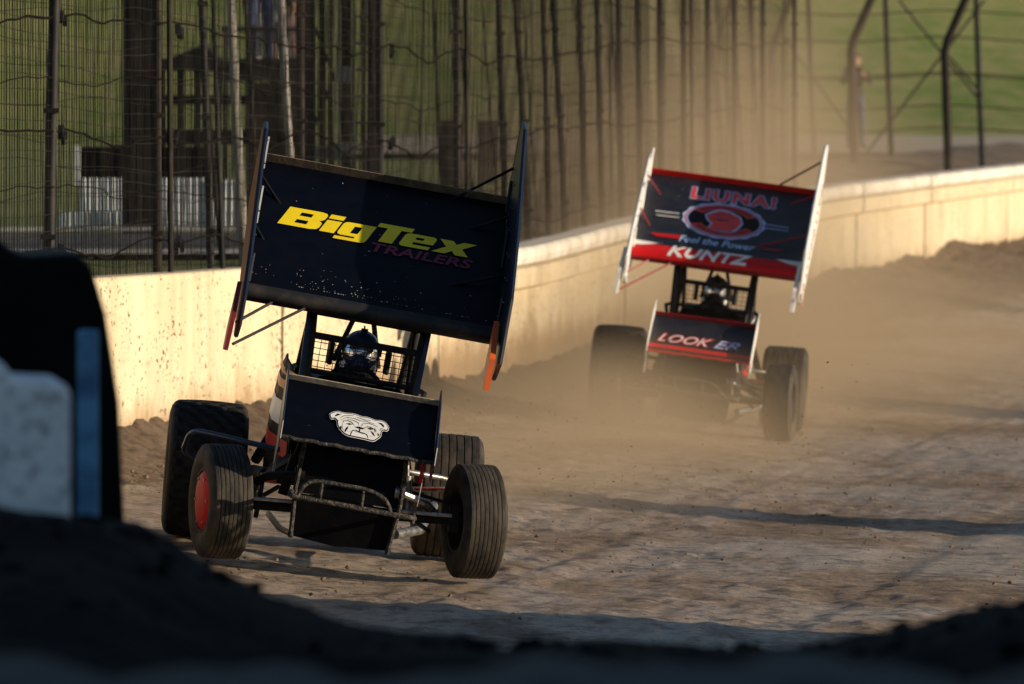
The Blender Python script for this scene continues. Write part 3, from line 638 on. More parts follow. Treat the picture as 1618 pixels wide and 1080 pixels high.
    for k in range(7): rsn.tube([(-.315, .262 - .057 * k / 6, 1.08 + .22 * k / 6), (.315, .262 - .057 * k / 6, 1.08 + .22 * k / 6)], .0026, 4, False)
    rsn.build('rock_screen', M['black_tube'], car)
    se = mb(); se.prism([(-.24, .55), (-.25, 1.0), (-.13, 1.10), (-.11, 1.30), (.11, 1.30), (.13, 1.10), (.25, 1.0), (.24, .55)], lambda x, z: (x, -.42 - .12 * (z - .5), z), lambda x, z: (x, -.48 - .12 * (z - .5), z))
    for s in (-1, 1): se.box((s * .175, -.34, 1.20), (.03, .22, .14)); se.box((s * .27, -.30, .85), (.03, .4, .4))
    se.build('seat', M['suit_black'], car, bevel=.01)
    sw = mb(); sw.tube([(.15 * math.cos(t), .12 + .03 * math.sin(t), 1.00 + .15 * math.sin(t)) for t in np.linspace(0, 2 * math.pi, 25)[:-1]], .014, 8, closed=True); sw.box((0, .12, 1.0), (.28, .015, .03)); sw.build('steering_wheel', M['black_tube'], car, smooth=True)
    # nerf bars
    nb = mb(); nb.tube(cr([(.40, .35, .59), (.62, .30, .60), (.86, .12, .605), (.925, .02, .585), (.945, -.06, .53), (.93, -.2, .45), (.72, -.50, .40), (.42, -.62, .38)]), .017, 12); nb.build('nerf_bar', M['blue_tube'] if P['id'] == 0 else M['black_tube'], car, smooth=True)
    nb = mb(); nb.tube([(-.38, .10, .588), (-.60, .02, .585), (-.72, -.1, .57), (-.72, -.35, .52), (-.42, -.6, .45)], .017, 12); nb.build('nerf_bar', M['chrome'], car, smooth=True)
    nb = mb(); nb.tube([(.36, .15, .55), (.50, -.25, .30), (.44, -.6, .22)], .026, 8); nb.build('torque_tube', M['black_tube'], car, smooth=True)
    sk = mb(); sk.tube([(-.36, .5, .22), (-.52, .2, .26), (-.60, -.2, .40)], .03, 10); sk.build('exhaust_tail', M['chrome'], car, smooth=True)
    # ---- top wing
    LE = Vector((0, .285, 1.505)); TE = Vector((0, -1.0, 2.275 if P['id'] == 0 else 2.195)); ch = (TE - LE).length; cd = (TE - LE) / ch; cn = Vector((0, -cd.z, cd.y)); cn = cn if cn.z > 0 else -cn
    def TW(s, t, off=0.0):
        c_ = max(.0015, t * ch); n_ = 0 if c_ > .055 else -.055 + math.sqrt(max(0, .055 ** 2 - (c_ - .055) ** 2))
        k_ = max(0, .055 - c_) / .055 * off * .7
        return LE + cd * (t * ch - k_) + cn * (off + n_) + Vector((.765 - 1.53 * s, 0, 0))
    prof = [(ch, 0), (ch * .75, -.002), (ch * .5, -.003), (ch * .3, -.002), (.115, 0)] + [(.055 + .055 * math.cos(t), -.055 + .055 * math.sin(t)) for t in np.linspace(math.pi * .40, math.pi * 1.5, 9)] + [(.3, -.13), (.8, -.11), (ch, -.016)]
    tw = mb(); v = []
    for s in np.linspace(0, 1, 9): v += [LE + cd * c_ + cn * n_ + Vector((.765 - 1.53 * s, 0, 0)) for c_, n_ in prof]
    m = len(prof); tw.add(v, [(i * m + j, i * m + (j + 1) % m, (i + 1) * m + (j + 1) % m, (i + 1) * m + j) for i in range(8) for j in range(m)] + [tuple(range(m)), tuple(8 * m + j for j in range(m))])
    tw.mi = [1 if (q < 8 * m and 5 <= q % m <= 11) else 0 for q in range(len(tw.f))]
    wing = tw.build('top_wing', [M[P['wing']], M[P['le']]], car, smooth=True)
    gf = mb(); gf.prism([(0, -.005), (1, -.005), (1, .052), (0, .052)], lambda s, h: TW(s, 1, h) - cd * .002, lambda s, h: TW(s, 1, h) + cd * .006); gf.build('wicker_bill', M[P['flap']], wing)
    for s, poly in ((1, P['boardR']), (-1, P['boardL'])):
        xx = .772
        bd = mb(); bd.prism(poly, lambda y, z: (s * xx, y, z), lambda y, z: (s * (xx + .020), y, z)); o = bd.build('side_board', M[P['board_in'] if s < 0 else P['board_in']], wing)
        sk = mb(); sk.prism(poly, lambda y, z: (s * (xx + .0225), y, z), lambda y, z: (s * (xx + .026), y, z)); sk.build('board_skin', M[P['board_out'][0 if s > 0 else 1]], o)
        ed = mb(); ed.tube([(s * (xx + .010), y, z) for y, z in poly], .0155, 6, closed=True); ed.build('board_edge', M[P['edge'][0 if s > 0 else 1]], o)
        # stiffening channels on the inner face and bolts
        for (y0, z0), (y1, z1) in (((-.85, 2.02), (-1.0, 2.42)), ((-.35, 1.80), (-.45, 2.12)), ((.2, 1.46), (.2, 1.72))): st_ = mb(); st_.tube([(s * (xx - .012), y0, z0), (s * (xx - .012), y1, z1)], .012, 6); st_.build('stiffener', M[P['board_in']], o)
        bo = mb()
        for k in range(16):
            t_ = .04 + .93 * k / 15; p = LE + cd * (t_ * ch) + cn * (.03 + .10 * (k % 3)); bo.lathe([(-.004, .006), (.004, .006), (.004, 0)], 6, c=(s * (xx - .006), p.y, p.z))
        bo.build('bolts', M['chrome'], o)['kind'] = 'stuff'
        ff = mb(); fl = .05 if s > 0 else -.02; zb = 1.26 if s > 0 else 1.30
        ff.prism([(.40, zb + .28), (.72, zb + .06), (.74, zb - .13), (.52, zb - .13), (.38, zb)], lambda y, z: (s * (xx + (.03 if s > 0 else -.05) + fl * (1.6 - z)), y, z), lambda y, z: (s * (xx + (.056 if s > 0 else -.018) + fl * (1.6 - z)), y, z))
        o2 = ff.build('board_front_flap', M[P['front_flap'][0 if s > 0 else 1]], o)
    # braces from boards to wing
    for a_, b_ in (((-.765, -1.12, 2.50), (-.42, -.95, 2.245)), ((-.765, -.75, 2.20), (-.55, -.70, 2.09)), ((-.765, -.2, 1.85), (-.25, -.05, 1.66)), ((.765, -.75, 2.18), (.62, -.60, 2.02)), ((.765, -.30, 1.88), (.64, -.15, 1.72)), ((.80, .62, 1.17), (.40, .24, 1.45)), ((.80, .50, 1.30), (.60, .24, 1.45))):
        b = mb(); b.tube([a_, b_], .0095, 8); b.build('brace', M[P['brace']], wing, smooth=True)
    for s in (-1, 1):
        b = mb(); b.tube([(s * .30, -.05, 1.46), (s * .30, -.10, 1.62)], .016, 8); b.tube([(s * .30, -.55, 1.48), (s * .28, -.75, 1.98)], .016, 8); b.build('wing_post', M['black_tube'], wing, smooth=True)
    # ---- nose wing
    nL = Vector((0, 1.45, .725 if P['id'] == 0 else .712)); nT = Vector((0, .95, 1.035 if P['id'] == 0 else .998)); nc = (nT - nL).length; nd = (nT - nL) / nc; nn = Vector((0, -nd.z, nd.y)); nn = nn if nn.z > 0 else -nn
    def NW(s, t, off=0.0): return nL + nd * (t * nc) + nn * off + Vector((.452 - .904 * s, 0, 0))
    prof = [(nc, 0), (nc * .5, -.012), (.03, 0), (.012, -.004), (0, -.018), (.012, -.034), (.2, -.05), (nc, -.010)]; m = len(prof)
    nw = mb(); v = []
    for s in np.linspace(0, 1, 6): v += [nL + nd * c_ + nn * n_ + Vector((.452 - .904 * s, 0, 0)) for c_, n_ in prof]
    nw.add(v, [(i * m + j, i * m + (j + 1) % m, (i + 1) * m + (j + 1) % m, (i + 1) * m + j) for i in range(5) for j in range(m)] + [tuple(range(m)), tuple(5 * m + j for j in range(m))])
    nose = nw.build('nose_wing', M[P['wing']], car, smooth=True)
    gf = mb(); gf.prism([(0, -.004), (1, -.004), (1, .035), (0, .035)], lambda s, h: NW(s, 1, h) - nd * .002, lambda s, h: NW(s, 1, h) + nd * .005); gf.build('wicker_bill', M[P['nflap']], nose)
    le = mb(); le.tube([nL + nn * -.016 + nd * -.004 + Vector((.452 - .904 * s, 0, .004 * math.sin(s * 40))) for s in np.linspace(0, 1, 20)], .012, 8); le.build('leading_edge', M[P['nle']], nose, smooth=True)
    for s in (1, -1):
        nbp = [(1.50, .70), (1.46, .80), (1.1, 1.03), (.86, 1.12), (.84, .98), (1.30, .62 if s < 0 else .50), (1.42, .60 if s < 0 else .50)]
        b = mb(); b.prism(nbp, lambda y, z: (s * .456, y, z), lambda y, z: (s * .462, y, z)); b.build('side_board', M[P['nboard']], nose)
        b = mb(); b.tube([(s * .459, y, z) for y, z in nbp], .0055, 6, closed=True); b.build('board_edge', M[P['nedge']], nose)
        b = mb(); b.tube([(s * .25, 1.20, .84), (s * .27, 1.22, .62)], .011, 6); b.build('wing_post', M['black_tube'], nose)
    if P['id'] == 0:
        r_ = mb(); r_.box((-.40, 1.38, .66), (.018, .012, .16)); r_.build('warning_tab', M['red'], nose); r_ = mb(); r_.tube([(-.415, 1.38, .70), (-.41, 1.36, .44)], .004, 6); r_.build('pull_cable', M['chrome'], nose)
    P['decals'](TW, NW, CH, wing, nose)
    # dried mud flecks flung onto wing
    ms = mb(); rg = random.Random(3 + P['id'])
    for k in range(140):
        t_ = .03 + abs(rg.gauss(0, .09)) if k < 115 else rg.random(); s_ = rg.random() if k < 60 else .15 + .55 * rg.random(); t_ = min(t_, .97)
        c_ = TW(s_, max(t_, .08), .002); a_ = .0022 + .006 * rg.random() ** 3; b_ = a_ * rg.uniform(.5, 1)
        ms.add([c_ + Vector((a_, 0, 0)), c_ + cd * b_, c_ - Vector((a_, 0, 0)), c_ - cd * b_, c_ + cn * .004], [(0, 1, 4), (1, 2, 4), (2, 3, 4), (3, 0, 4)])
    ms.build('mud_flecks', M['splat'], wing)['kind'] = 'stuff'
    return car, CH

def decals_black(TW, NW, CH, wing, nose):
    T = lambda s, t, o=0: CH(TW(s, t, o)); N = lambda s, t, o=0: CH(NW(s, t, o))
    decal('lettering', fit(bigtex(), .0867, .889, .495, .675), T, .003, M['yellow'], wing)
    decal('lettering', fit(text_polys('TRAILERS', .022, .25, 1.05), .470, .878, .445, .515), T, .004, M['crimson'], wing)
    g = px_affine((443, 690), (685, 722), (455, 597)); z = lambda p: g((500 + p[0] / 11.557, 630 + p[1] / 11.557))
    def put(polys, off, mat, k=0):
        decal('bulldog_emblem', fill_polys([[z(q) for q in (smooth_poly(p, k) if k else p)] for p in polys]), N, off, mat, nose)
    put([DOG], .003, M['white'], 2); put([inset(DOG, 11)], .0045, M['black'], 2); put([inset(DOG, 27)], .006, M['white'], 2)
    for q in DOG_F: put([q], .0075, M['black'], 0)
def decals_red(TW, NW, CH, wing, nose):
    T = lambda s, t, o=0: CH(TW(s, t, o)); N = lambda s, t, o=0: CH(NW(s, t, o))
    g = px_affine((993, 410), (1268, 447), (1027, 268)); z = lambda p: g((920 + p[0] / 3.8575, 210 + p[1] / 3.8575))
    def put(polys, off, mat, name='emblem'): decal(name, fill_polys([[z(q) for q in p] for p in polys]), T, off, mat, wing)
    ns = 12; MBb = MB(); MBb.add([T(a / ns, t_, .003) for a in range(ns + 1) for t_ in (0, .005, .012, .02, .03, .045, .06, .118)], [(i * 8 + j, i * 8 + j + 1, i * 8 + j + 9, i * 8 + j + 8) for i in range(ns) for j in range(7)]); MBb.build('leading_edge_band', M['red'], wing, smooth=True)
    decal('swoosh', fill_polys([[(.002, .145), (.15, .135), (.07, .10), (.002, .085)]]), T, .0055, M['white'], wing, 2); decal('swoosh', fill_polys([[(.83, .135), (.998, .14), (.998, .075), (.92, .09)]]), T, .0055, M['white'], wing, 2)
    ex = text_polys('LIUNA!', .0, 0, 1.2); lo = .30, .80, .735, .865
    t1 = text_polys('LIUNA!', .085, 0, 1.2); t2 = text_polys('LIUNA!', .045, 0, 1.2)
    decal('lettering', fit(t1, .275, .765, .755, .885, ex), T, .004, M['skyblue'], wing); decal('lettering', fit(t2, .275, .765, .755, .885, ex), T, .006, M['logo_red'], wing)
    # oval badge with a raised fist; drawn in plane coordinates
    E_ = lambda r1, r2, b=0, nb=0: ellipse(.49, .515, r1, r2, 64, b, nb)
    fe = lambda polys, off, mat: decal('emblem', fill_polys(polys), T, off, mat, wing)
    fe([E_(.240, .218, .008, 1)], .003, M['skyblue']); fe([E_(.230, .208)], .0045, M['logo_red']); fe([E_(.220, .198)], .006, M['skyblue']); fe([E_(.212, .190)], .0075, M['black'])
    def arc(a0, a1, r0, r1): 
        A = np.linspace(R(a0), R(a1), 16); return [(.49 + .212 * r1 * math.cos(a), .515 + .190 * r1 * math.sin(a)) for a in A] + [(.49 + .212 * r0 * math.cos(a), .515 + .190 * r0 * math.sin(a)) for a in A[::-1]]
    fe([arc(28, 152, .70, .97)], .009, M['logo_red']); fe([arc(208, 332, .70, .97)], .009, M['logo_red'])
    for k in range(17):
        for base in (34, 214):
            a0 = base + k * 6.7; fe([arc(a0, a0 + 4, .77, .90)], .0105, M['black'])
    fist = [(760, 520), (800, 505), (850, 490), (910, 505), (970, 540), (980, 580), (950, 612), (905, 640), (760, 620), (795, 580), (770, 550)]
    put([inset(fist, -10)], .0090, M['skyblue']); put([fist], .0105, M['logo_red'])
    for q in ([(815, 515), (860, 540)], [(850, 500), (890, 530)], [(900, 510), (930, 545)], [(800, 540), (850, 560), (900, 560)]): put([stroke(q, 7)], .012, M['navy'])
    for a, b, c, d in ((440, 493, 590, 510), (443, 520, 588, 538), (1115, 575, 1275, 600), (1118, 602, 1272, 622)): put([stroke([(a, b), (c, d)], 9)], .004, M['white'] if a < 600 else M['skyblue'], 'pinstripe')
    put([[(400, 643), (600, 662), (580, 684), (440, 668)]], .004, M['red'], 'flash'); put([[(1075, 735), (1250, 752), (1200, 768), (1100, 755)]], .004, M['red_dull'], 'flash')
    decal('lettering', fit(text_polys('Feel the Power', .012, .25),   .255, .70, .195, .275), T, .004, M['skyblue'], wing)
    k = text_polys('KUNTZ', .03, .3, 1.05); decal('lettering', fit(k, .205, .70, .012, .128), T, .0056, M['white'], wing, 4)
    e1 = text_polys('LOOK', 0, .45); e2 = text_polys('ER', 0, .45)
    decal('lettering', fit(text_polys('LOOK', .06, .45), .08, .60, .25, .47, e1), N, .004, M['red'], nose); decal('lettering', fit(text_polys('LOOK', -.004, .45), .08, .60, .25, .47, e1), N, .0055, M['white'], nose)
    decal('lettering', fit(text_polys('ER', .06, .45), .63, .88, .25, .47, e2), N, .004, M['red_dull'], nose); decal('lettering', fit(text_polys('ER', .004, .45), .63, .88, .25, .47, e2), N, .0055, M['skyblue'], nose)
    decal('leading_edge_band', fit(fill_polys([[(0, 0), (1, 0), (1, .12), (0, .14)]]), 0, 1, .05, .16), N, .004, M['red'], nose)
    for k in range(9):
        y = -1.05 + k * .21; zz = 2.28 - k * .118
        for j, mk in ((0, 'orange'), (1, 'black'), (2, 'red')):
            if (k + j) % 4 == 3: continue
            b = MB(CH); b.box((-.8005, y + (j % 2) * .10, zz - j * .040), (.004, .10 if j != 1 else .09, .034)); b.build('check_sticker', M[mk], wing)

BR = [(-1.25, 2.46), (-1.18, 2.50), (-.92, 2.46), (.25, 1.76), (.66, 1.46), (.66, 1.30), (.40, 1.22), (-.2, 1.50), (-1.25, 2.02)]
BL = [(-1.25, 2.74), (-1.18, 2.785), (-.90, 2.74), (.12, 2.14), (.66, 1.72), (.68, 1.34), (.40, 1.24), (-.2, 1.50), (-1.25, 2.02)]
sh = lambda poly, d: [(y, z + d * max(0, (z - 1.5))) for y, z in poly]
car1, CH1 = sprint_car((-1.05, 51.4, .087), 3.5, 4.75, 5.6, .045, dict(id=0, label='nearer black winged race car lettered BigTex Trailers with red front wheel cover', steer=12, tx=(.765, -.735, .81, -.69),
    le='le_dust', cover=M['red'], cover_label='bright red round wheel cover', wing='black', flap='dusty_flap', nflap='dusty_flap_sunlit', nle='mud_tube', board_in='navy', board_out=('red_dull', 'blue_tube'), edge=('navy', 'navy'), front_flap=('red_dull', 'orange'),
    brace='black_tube', nboard='navy', nedge='blue_tube', boardR=BR, boardL=BL, decals=decals_black))
car2, CH2 = sprint_car((1.66, 76.1, -.12), -4.0, 4.0, 3.6, 0, dict(id=1, label='farther race car in dust with white wing boards, LIUNA! badge and red stripe', steer=-4, tx=(.75, -.755, .81, -.70),
    le='red_dull', cover=None, alu=True, wing='black2', flap='red', nflap='red_dull', nle='red', board_in='white', board_out=('white', 'white'), edge=('white', 'white'), front_flap=('white', 'white'),
    brace='red_dull', nboard='white', nedge='white', boardR=sh(BR, -.14), boardL=sh(BL, -.11), decals=decals_red))

# ------------------------------------------------------------------ people
def skinned(joints, edges, root=0, sub=2):
    me = bpy.data.meshes.new('t'); me.from_pydata([j[:3] for j in joints], edges, []); o = bpy.data.objects.new('t', me); COL.objects.link(o)
    md = o.modifiers.new('s', 'SKIN'); sm = o.modifiers.new('u', 'SUBSURF'); sm.levels = sub; sm.render_levels = sub
    for i, j in enumerate(joints):
        d = me.skin_vertices[0].data[i]; r = j[3]; d.radius = r if isinstance(r, tuple) else (r, r); d.use_root = (i == root)
    dg = bpy.context.evaluated_depsgraph_get(); out = bpy.data.meshes.new_from_object(o.evaluated_get(dg))
    bpy.data.objects.remove(o); bpy.data.meshes.remove(me); return out
def person(loc, rz, label, shirt, pants, pose='stand', h=1.76, hair='hair_brown', cap=None, group=None, hold=False, sleeves=True):
    k = h / 1.76; sit = pose == 'sit'
    J = []; E = []
    def j(x, y, z, r, par=None):
        J.append((x * k, y * k, z * k, tuple(v * k for v in r) if isinstance(r, tuple) else r * k)); 
        if par is not None: E.append((par, len(J) - 1))
        return len(J) - 1
    dz = -.46 if sit else 0
    pel = j(0, 0, .95 + dz, (.15, .11)); wst = j(0, .0, 1.10 + dz, (.135, .10), pel); chs = j(0, 0, 1.32 + dz, (.165, .115), wst); nk0 = j(0, -.005, 1.46 + dz, (.075, .07), chs); nk = j(0, .01, 1.53 + dz, .055, nk0)
    hd = j(0, .025, 1.62 + dz, (.075, .09), nk); tp = j(0, .015, 1.71 + dz, (.07, .085), hd); hands = []
    for s in (-1, 1):
        sh_ = j(s * .185, 0, 1.40 + dz, .06, chs)
        if hold: el = j(s * .26, .12, 1.20 + dz, .045, sh_); wr = j(s * .10, .33, 1.36 + dz, .03, el); ha = j(s * .07, .38, 1.42 + dz, (.035, .02), wr); fd = Vector((0, .3, .9))
        else: el = j(s * .25, -.02, 1.13 + dz, .045, sh_); wr = j(s * .27, .05, .90 + dz, .03, el); ha = j(s * .27, .08, .82 + dz, (.02, .04), wr); fd = Vector((0, .15, -1))
        hands.append((Vector(J[ha][:3]), fd, s))
        hp = j(s * .09, 0, .90 + dz, .095, pel)
        if sit: kn = j(s * .12, .43, .50, .065, hp); an = j(s * .12, .45, .09, .045, kn)
        else: kn = j(s * .11, .02, .50, .065, hp); an = j(s * .12, -.02, .09, .045, kn)
        toe = j(s * .14, (.60 if sit else .14), .035, .042, an)
    me = skinned(J, E)
    mats = [M['skin'], M[shirt], M[pants], M['cloth_dark']]
    for m_ in mats: me.materials.append(m_)
    for p in me.polygons:
        z = p.center.z / k - dz; x = abs(p.center.x) / k; y = p.center.y / k; p.use_smooth = True
        if p.center.z / k < .085: mi = 3
        elif z < .97 and not (x > .21 and z > .6 and not sit): mi = 2
        elif z > 1.485 and x < .12 and not (hold and y > .2): mi = 0
        else: mi = 1
        if not hold and x > .21 and z < (.92 if sleeves else 1.2): mi = 0
        if hold and y > .30 and z > 1.2: mi = 0
        p.material_index = mi
    o = bpy.data.objects.new('person', me); COL.objects.link(o); o.location = loc; o.rotation_euler = (0, 0, rz)
    tag(o, label, 'person', group)
    # face, fingers
    f = MB(); f.tube([(0, .105 * k, (1.645 + dz) * k), (0, .135 * k, (1.60 + dz) * k), (0, .11 * k, (1.59 + dz) * k)], [.008, .016, .012], 6)
    for s in (-1, 1): f.tube([(s * .082 * k, .02 * k, (1.66 + dz) * k), (s * .092 * k, .01 * k, (1.63 + dz) * k), (s * .082 * k, .02 * k, (1.59 + dz) * k)], [.01, .018, .01], 6)
    for c, fd, s in hands:
        side = Vector((1, 0, 0)) if hold else Vector((0, 1, 0))
        for q, L in enumerate((.075, .085, .08, .065)): b0 = c + side * (.024 - .016 * q); f.tube([b0, b0 + fd * L * .5, b0 + fd * L * .9 + Vector((-s * .02, 0, 0))], [.009, .0085, .006], 6)
        f.tube([c + side * .02, c + side * .05 + fd * .02, c + side * .06 + fd * .05], [.011, .010, .007], 6)
    f.build('face_and_fingers', M['skin'], o, smooth=True)
    for s in (-1, 1): e = MB(); e.lathe([(-.009, 0), (-.006, .009), (.006, .009), (.009, 0)], 8, c=(s * .034 * k, .108 * k, (1.645 + dz) * k)); e.build('eye', M['cloth_dark'], o)
    e = MB(); e.box((0, .112 * k, (1.555 + dz) * k), (.045, .008, .008)); e.build('mouth', M['cloth_dark'], o)
    hr = MB(); zc = (1.655 + dz) * k
    if cap: hr.lathe([(.0, .098), (.03, .100), (.075, .085), (.10, .05), (.108, 0)], 20, axis='z', c=(0, .01, zc)); hr.prism([(-.07, .06), (.07, .06), (.06, .17), (0, .19), (-.06, .17)], lambda x, y: (x, y, zc + .005), lambda x, y: (x, y, zc + .018)); hr.build('cap', M[cap], o, smooth=True)
    else: hr.lathe([(-.07, .07), (-.03, .096), (.03, .100), (.075, .088), (.10, .05), (.108, 0)], 20, axis='z', c=(0, -.012, zc)); hr.build('hair', M[hair], o, smooth=True)
    return o
def driver(car, CH, label, shell, cxx=0):
    """Seated racer: suit as one continuous skin, helmet with visor on top."""
    X = lambda p: tuple(CH(p))
    J = []; E = []
    def j(p, r, par=None):
        J.append((*X(p), r)); 
        if par is not None: E.append((par, len(J) - 1))
        return len(J) - 1
    pel = j((0, -.30, .52), (.16, .12)); w = j((0, -.34, .68), (.15, .11), pel); c = j((0, -.36, .90), (.19, .125), w); n0 = j((0, -.34, 1.04), (.08, .08), c); j((0, -.31, 1.14), .06, n0); hands = []
    for s in (-1, 1):
        sh_ = j((s * .20, -.35, .99), .065, c); el = j((s * .27, -.14, .82), .05, sh_); wr = j((s * .175, .06, .95), .035, el); ha = j((s * .15, .105, 1.0), (.035, .03), wr)
        hp = j((s * .10, -.22, .50), .10, pel); kn = j((s * .14, .22, .66), .07, hp); an = j((s * .12, .62, .36), .05, kn); j((s * .12, .70, .42), .04, an)
        hands.append((s, Vector((s * .15, .105, 1.0))))
    me = skinned(J, E); me.materials.append(M['suit_black'])
    for p in me.polygons: p.use_smooth = True
    o = bpy.data.objects.new('person', me); COL.objects.link(o); o.matrix_world = Matrix.Translation(car.location) @ car.rotation_quaternion.to_matrix().to_4x4(); tag(o, label, 'person')
    g = MB(CH)
    for s, c_ in hands:
        for q in range(4): b0 = c_ + Vector((-s * .005, .02, .03 - .02 * q)); g.tube([b0, b0 + Vector((s * .02, .045, 0)), b0 + Vector((s * .045, .03, 0)), b0 + Vector((s * .04, .0, 0))], .009, 6)
        g.tube([c_, c_ + Vector((-s * .02, .0, .035)), c_ + Vector((-s * .01, .04, .045))], .010, 6)
    g.build('gloves', M['suit_black'], o, smooth=True)
    hz, hy = 1.245, -.27
    prof = [(math.sin(a), math.cos(a)) for a in np.linspace(-1.15, math.pi / 2, 14)]
    hm = MB(CH); n = 32; v = []; m = len(prof)
    for k in range(n):
        a = 2 * math.pi * k / n
        for zz, rr in prof: 
            fw = 1.0 + (.14 if math.sin(a) > .3 and zz < -.25 else 0); v.append((.118 * rr * math.cos(a), hy + .145 * rr * math.sin(a) * fw, hz + .128 * zz + (-.02 if zz < -.8 and math.sin(a) > 0 else 0)))
    hm.add(v, [(k * m + i, k * m + i + 1, ((k + 1) % n) * m + i + 1, ((k + 1) % n) * m + i) for k in range(n) for i in range(m - 1)] + [tuple(k * m for k in range(n))])
    h_ = hm.build('helmet', M[shell], o, smooth=True)
    vz = MB(CH); v = []; A = np.linspace(R(22), R(158), 18); Z = np.linspace(-.045, .048, 5)
    for a in A:
        for z_ in Z: 
            q = math.sqrt(max(.05, 1 - (z_ / .128) ** 2)); v.append((.1215 * q * math.cos(a), hy + .1525 * q * math.sin(a) * (1.02), hz + z_ - .012))
    vz.add(v, [(i * 5 + k, i * 5 + k + 1, (i + 1) * 5 + k + 1, (i + 1) * 5 + k) for i in range(17) for k in range(4)]); vz.build('visor', M['visor'], h_, smooth=True)
    tp = MB(CH); tp.box((.0, hy + .02, hz + .130), (.04, .05, .016)); tp.tube([(0, hy + .02, hz + .13), (.005, hy + .02, hz + .155)], .006, 6)
    tp.build('helmet_vent', M['suit_black'], h_)
    for s in (-1, 1): tp = MB(CH); tp.box((s * .119, hy + .05, hz + .01), (.012, .05, .05)); tp.build('visor_pivot', M['suit_black'], h_)
    for s, col in ((1, 'white'), (-1, 'white')):
        b = MB(CH); b.prism([(.00, -.085), (.10, -.07), (.11, -.11), (.03, -.115)], lambda y, z: (s * (.116 - .25 * max(0, y)), hy + y + .04, hz + z), lambda y, z: (s * (.121 - .25 * max(0, y)), hy + y + .045, hz + z)); b.build('helmet_stripe', M[col], h_)
    return o
M['helmet_blue'] = pmat('blue_helmet_paint', (0.02, 0.07, 0.24), (0.015, 0.05, 0.17), 6, 0.22, coat=0.5)
driver(car1, CH1, 'driver in black suit and dark blue helmet inside the nearer car', 'helmet_blue')
driver(car2, CH2, 'driver in dark helmet inside the farther dusty car', 'suit_black')

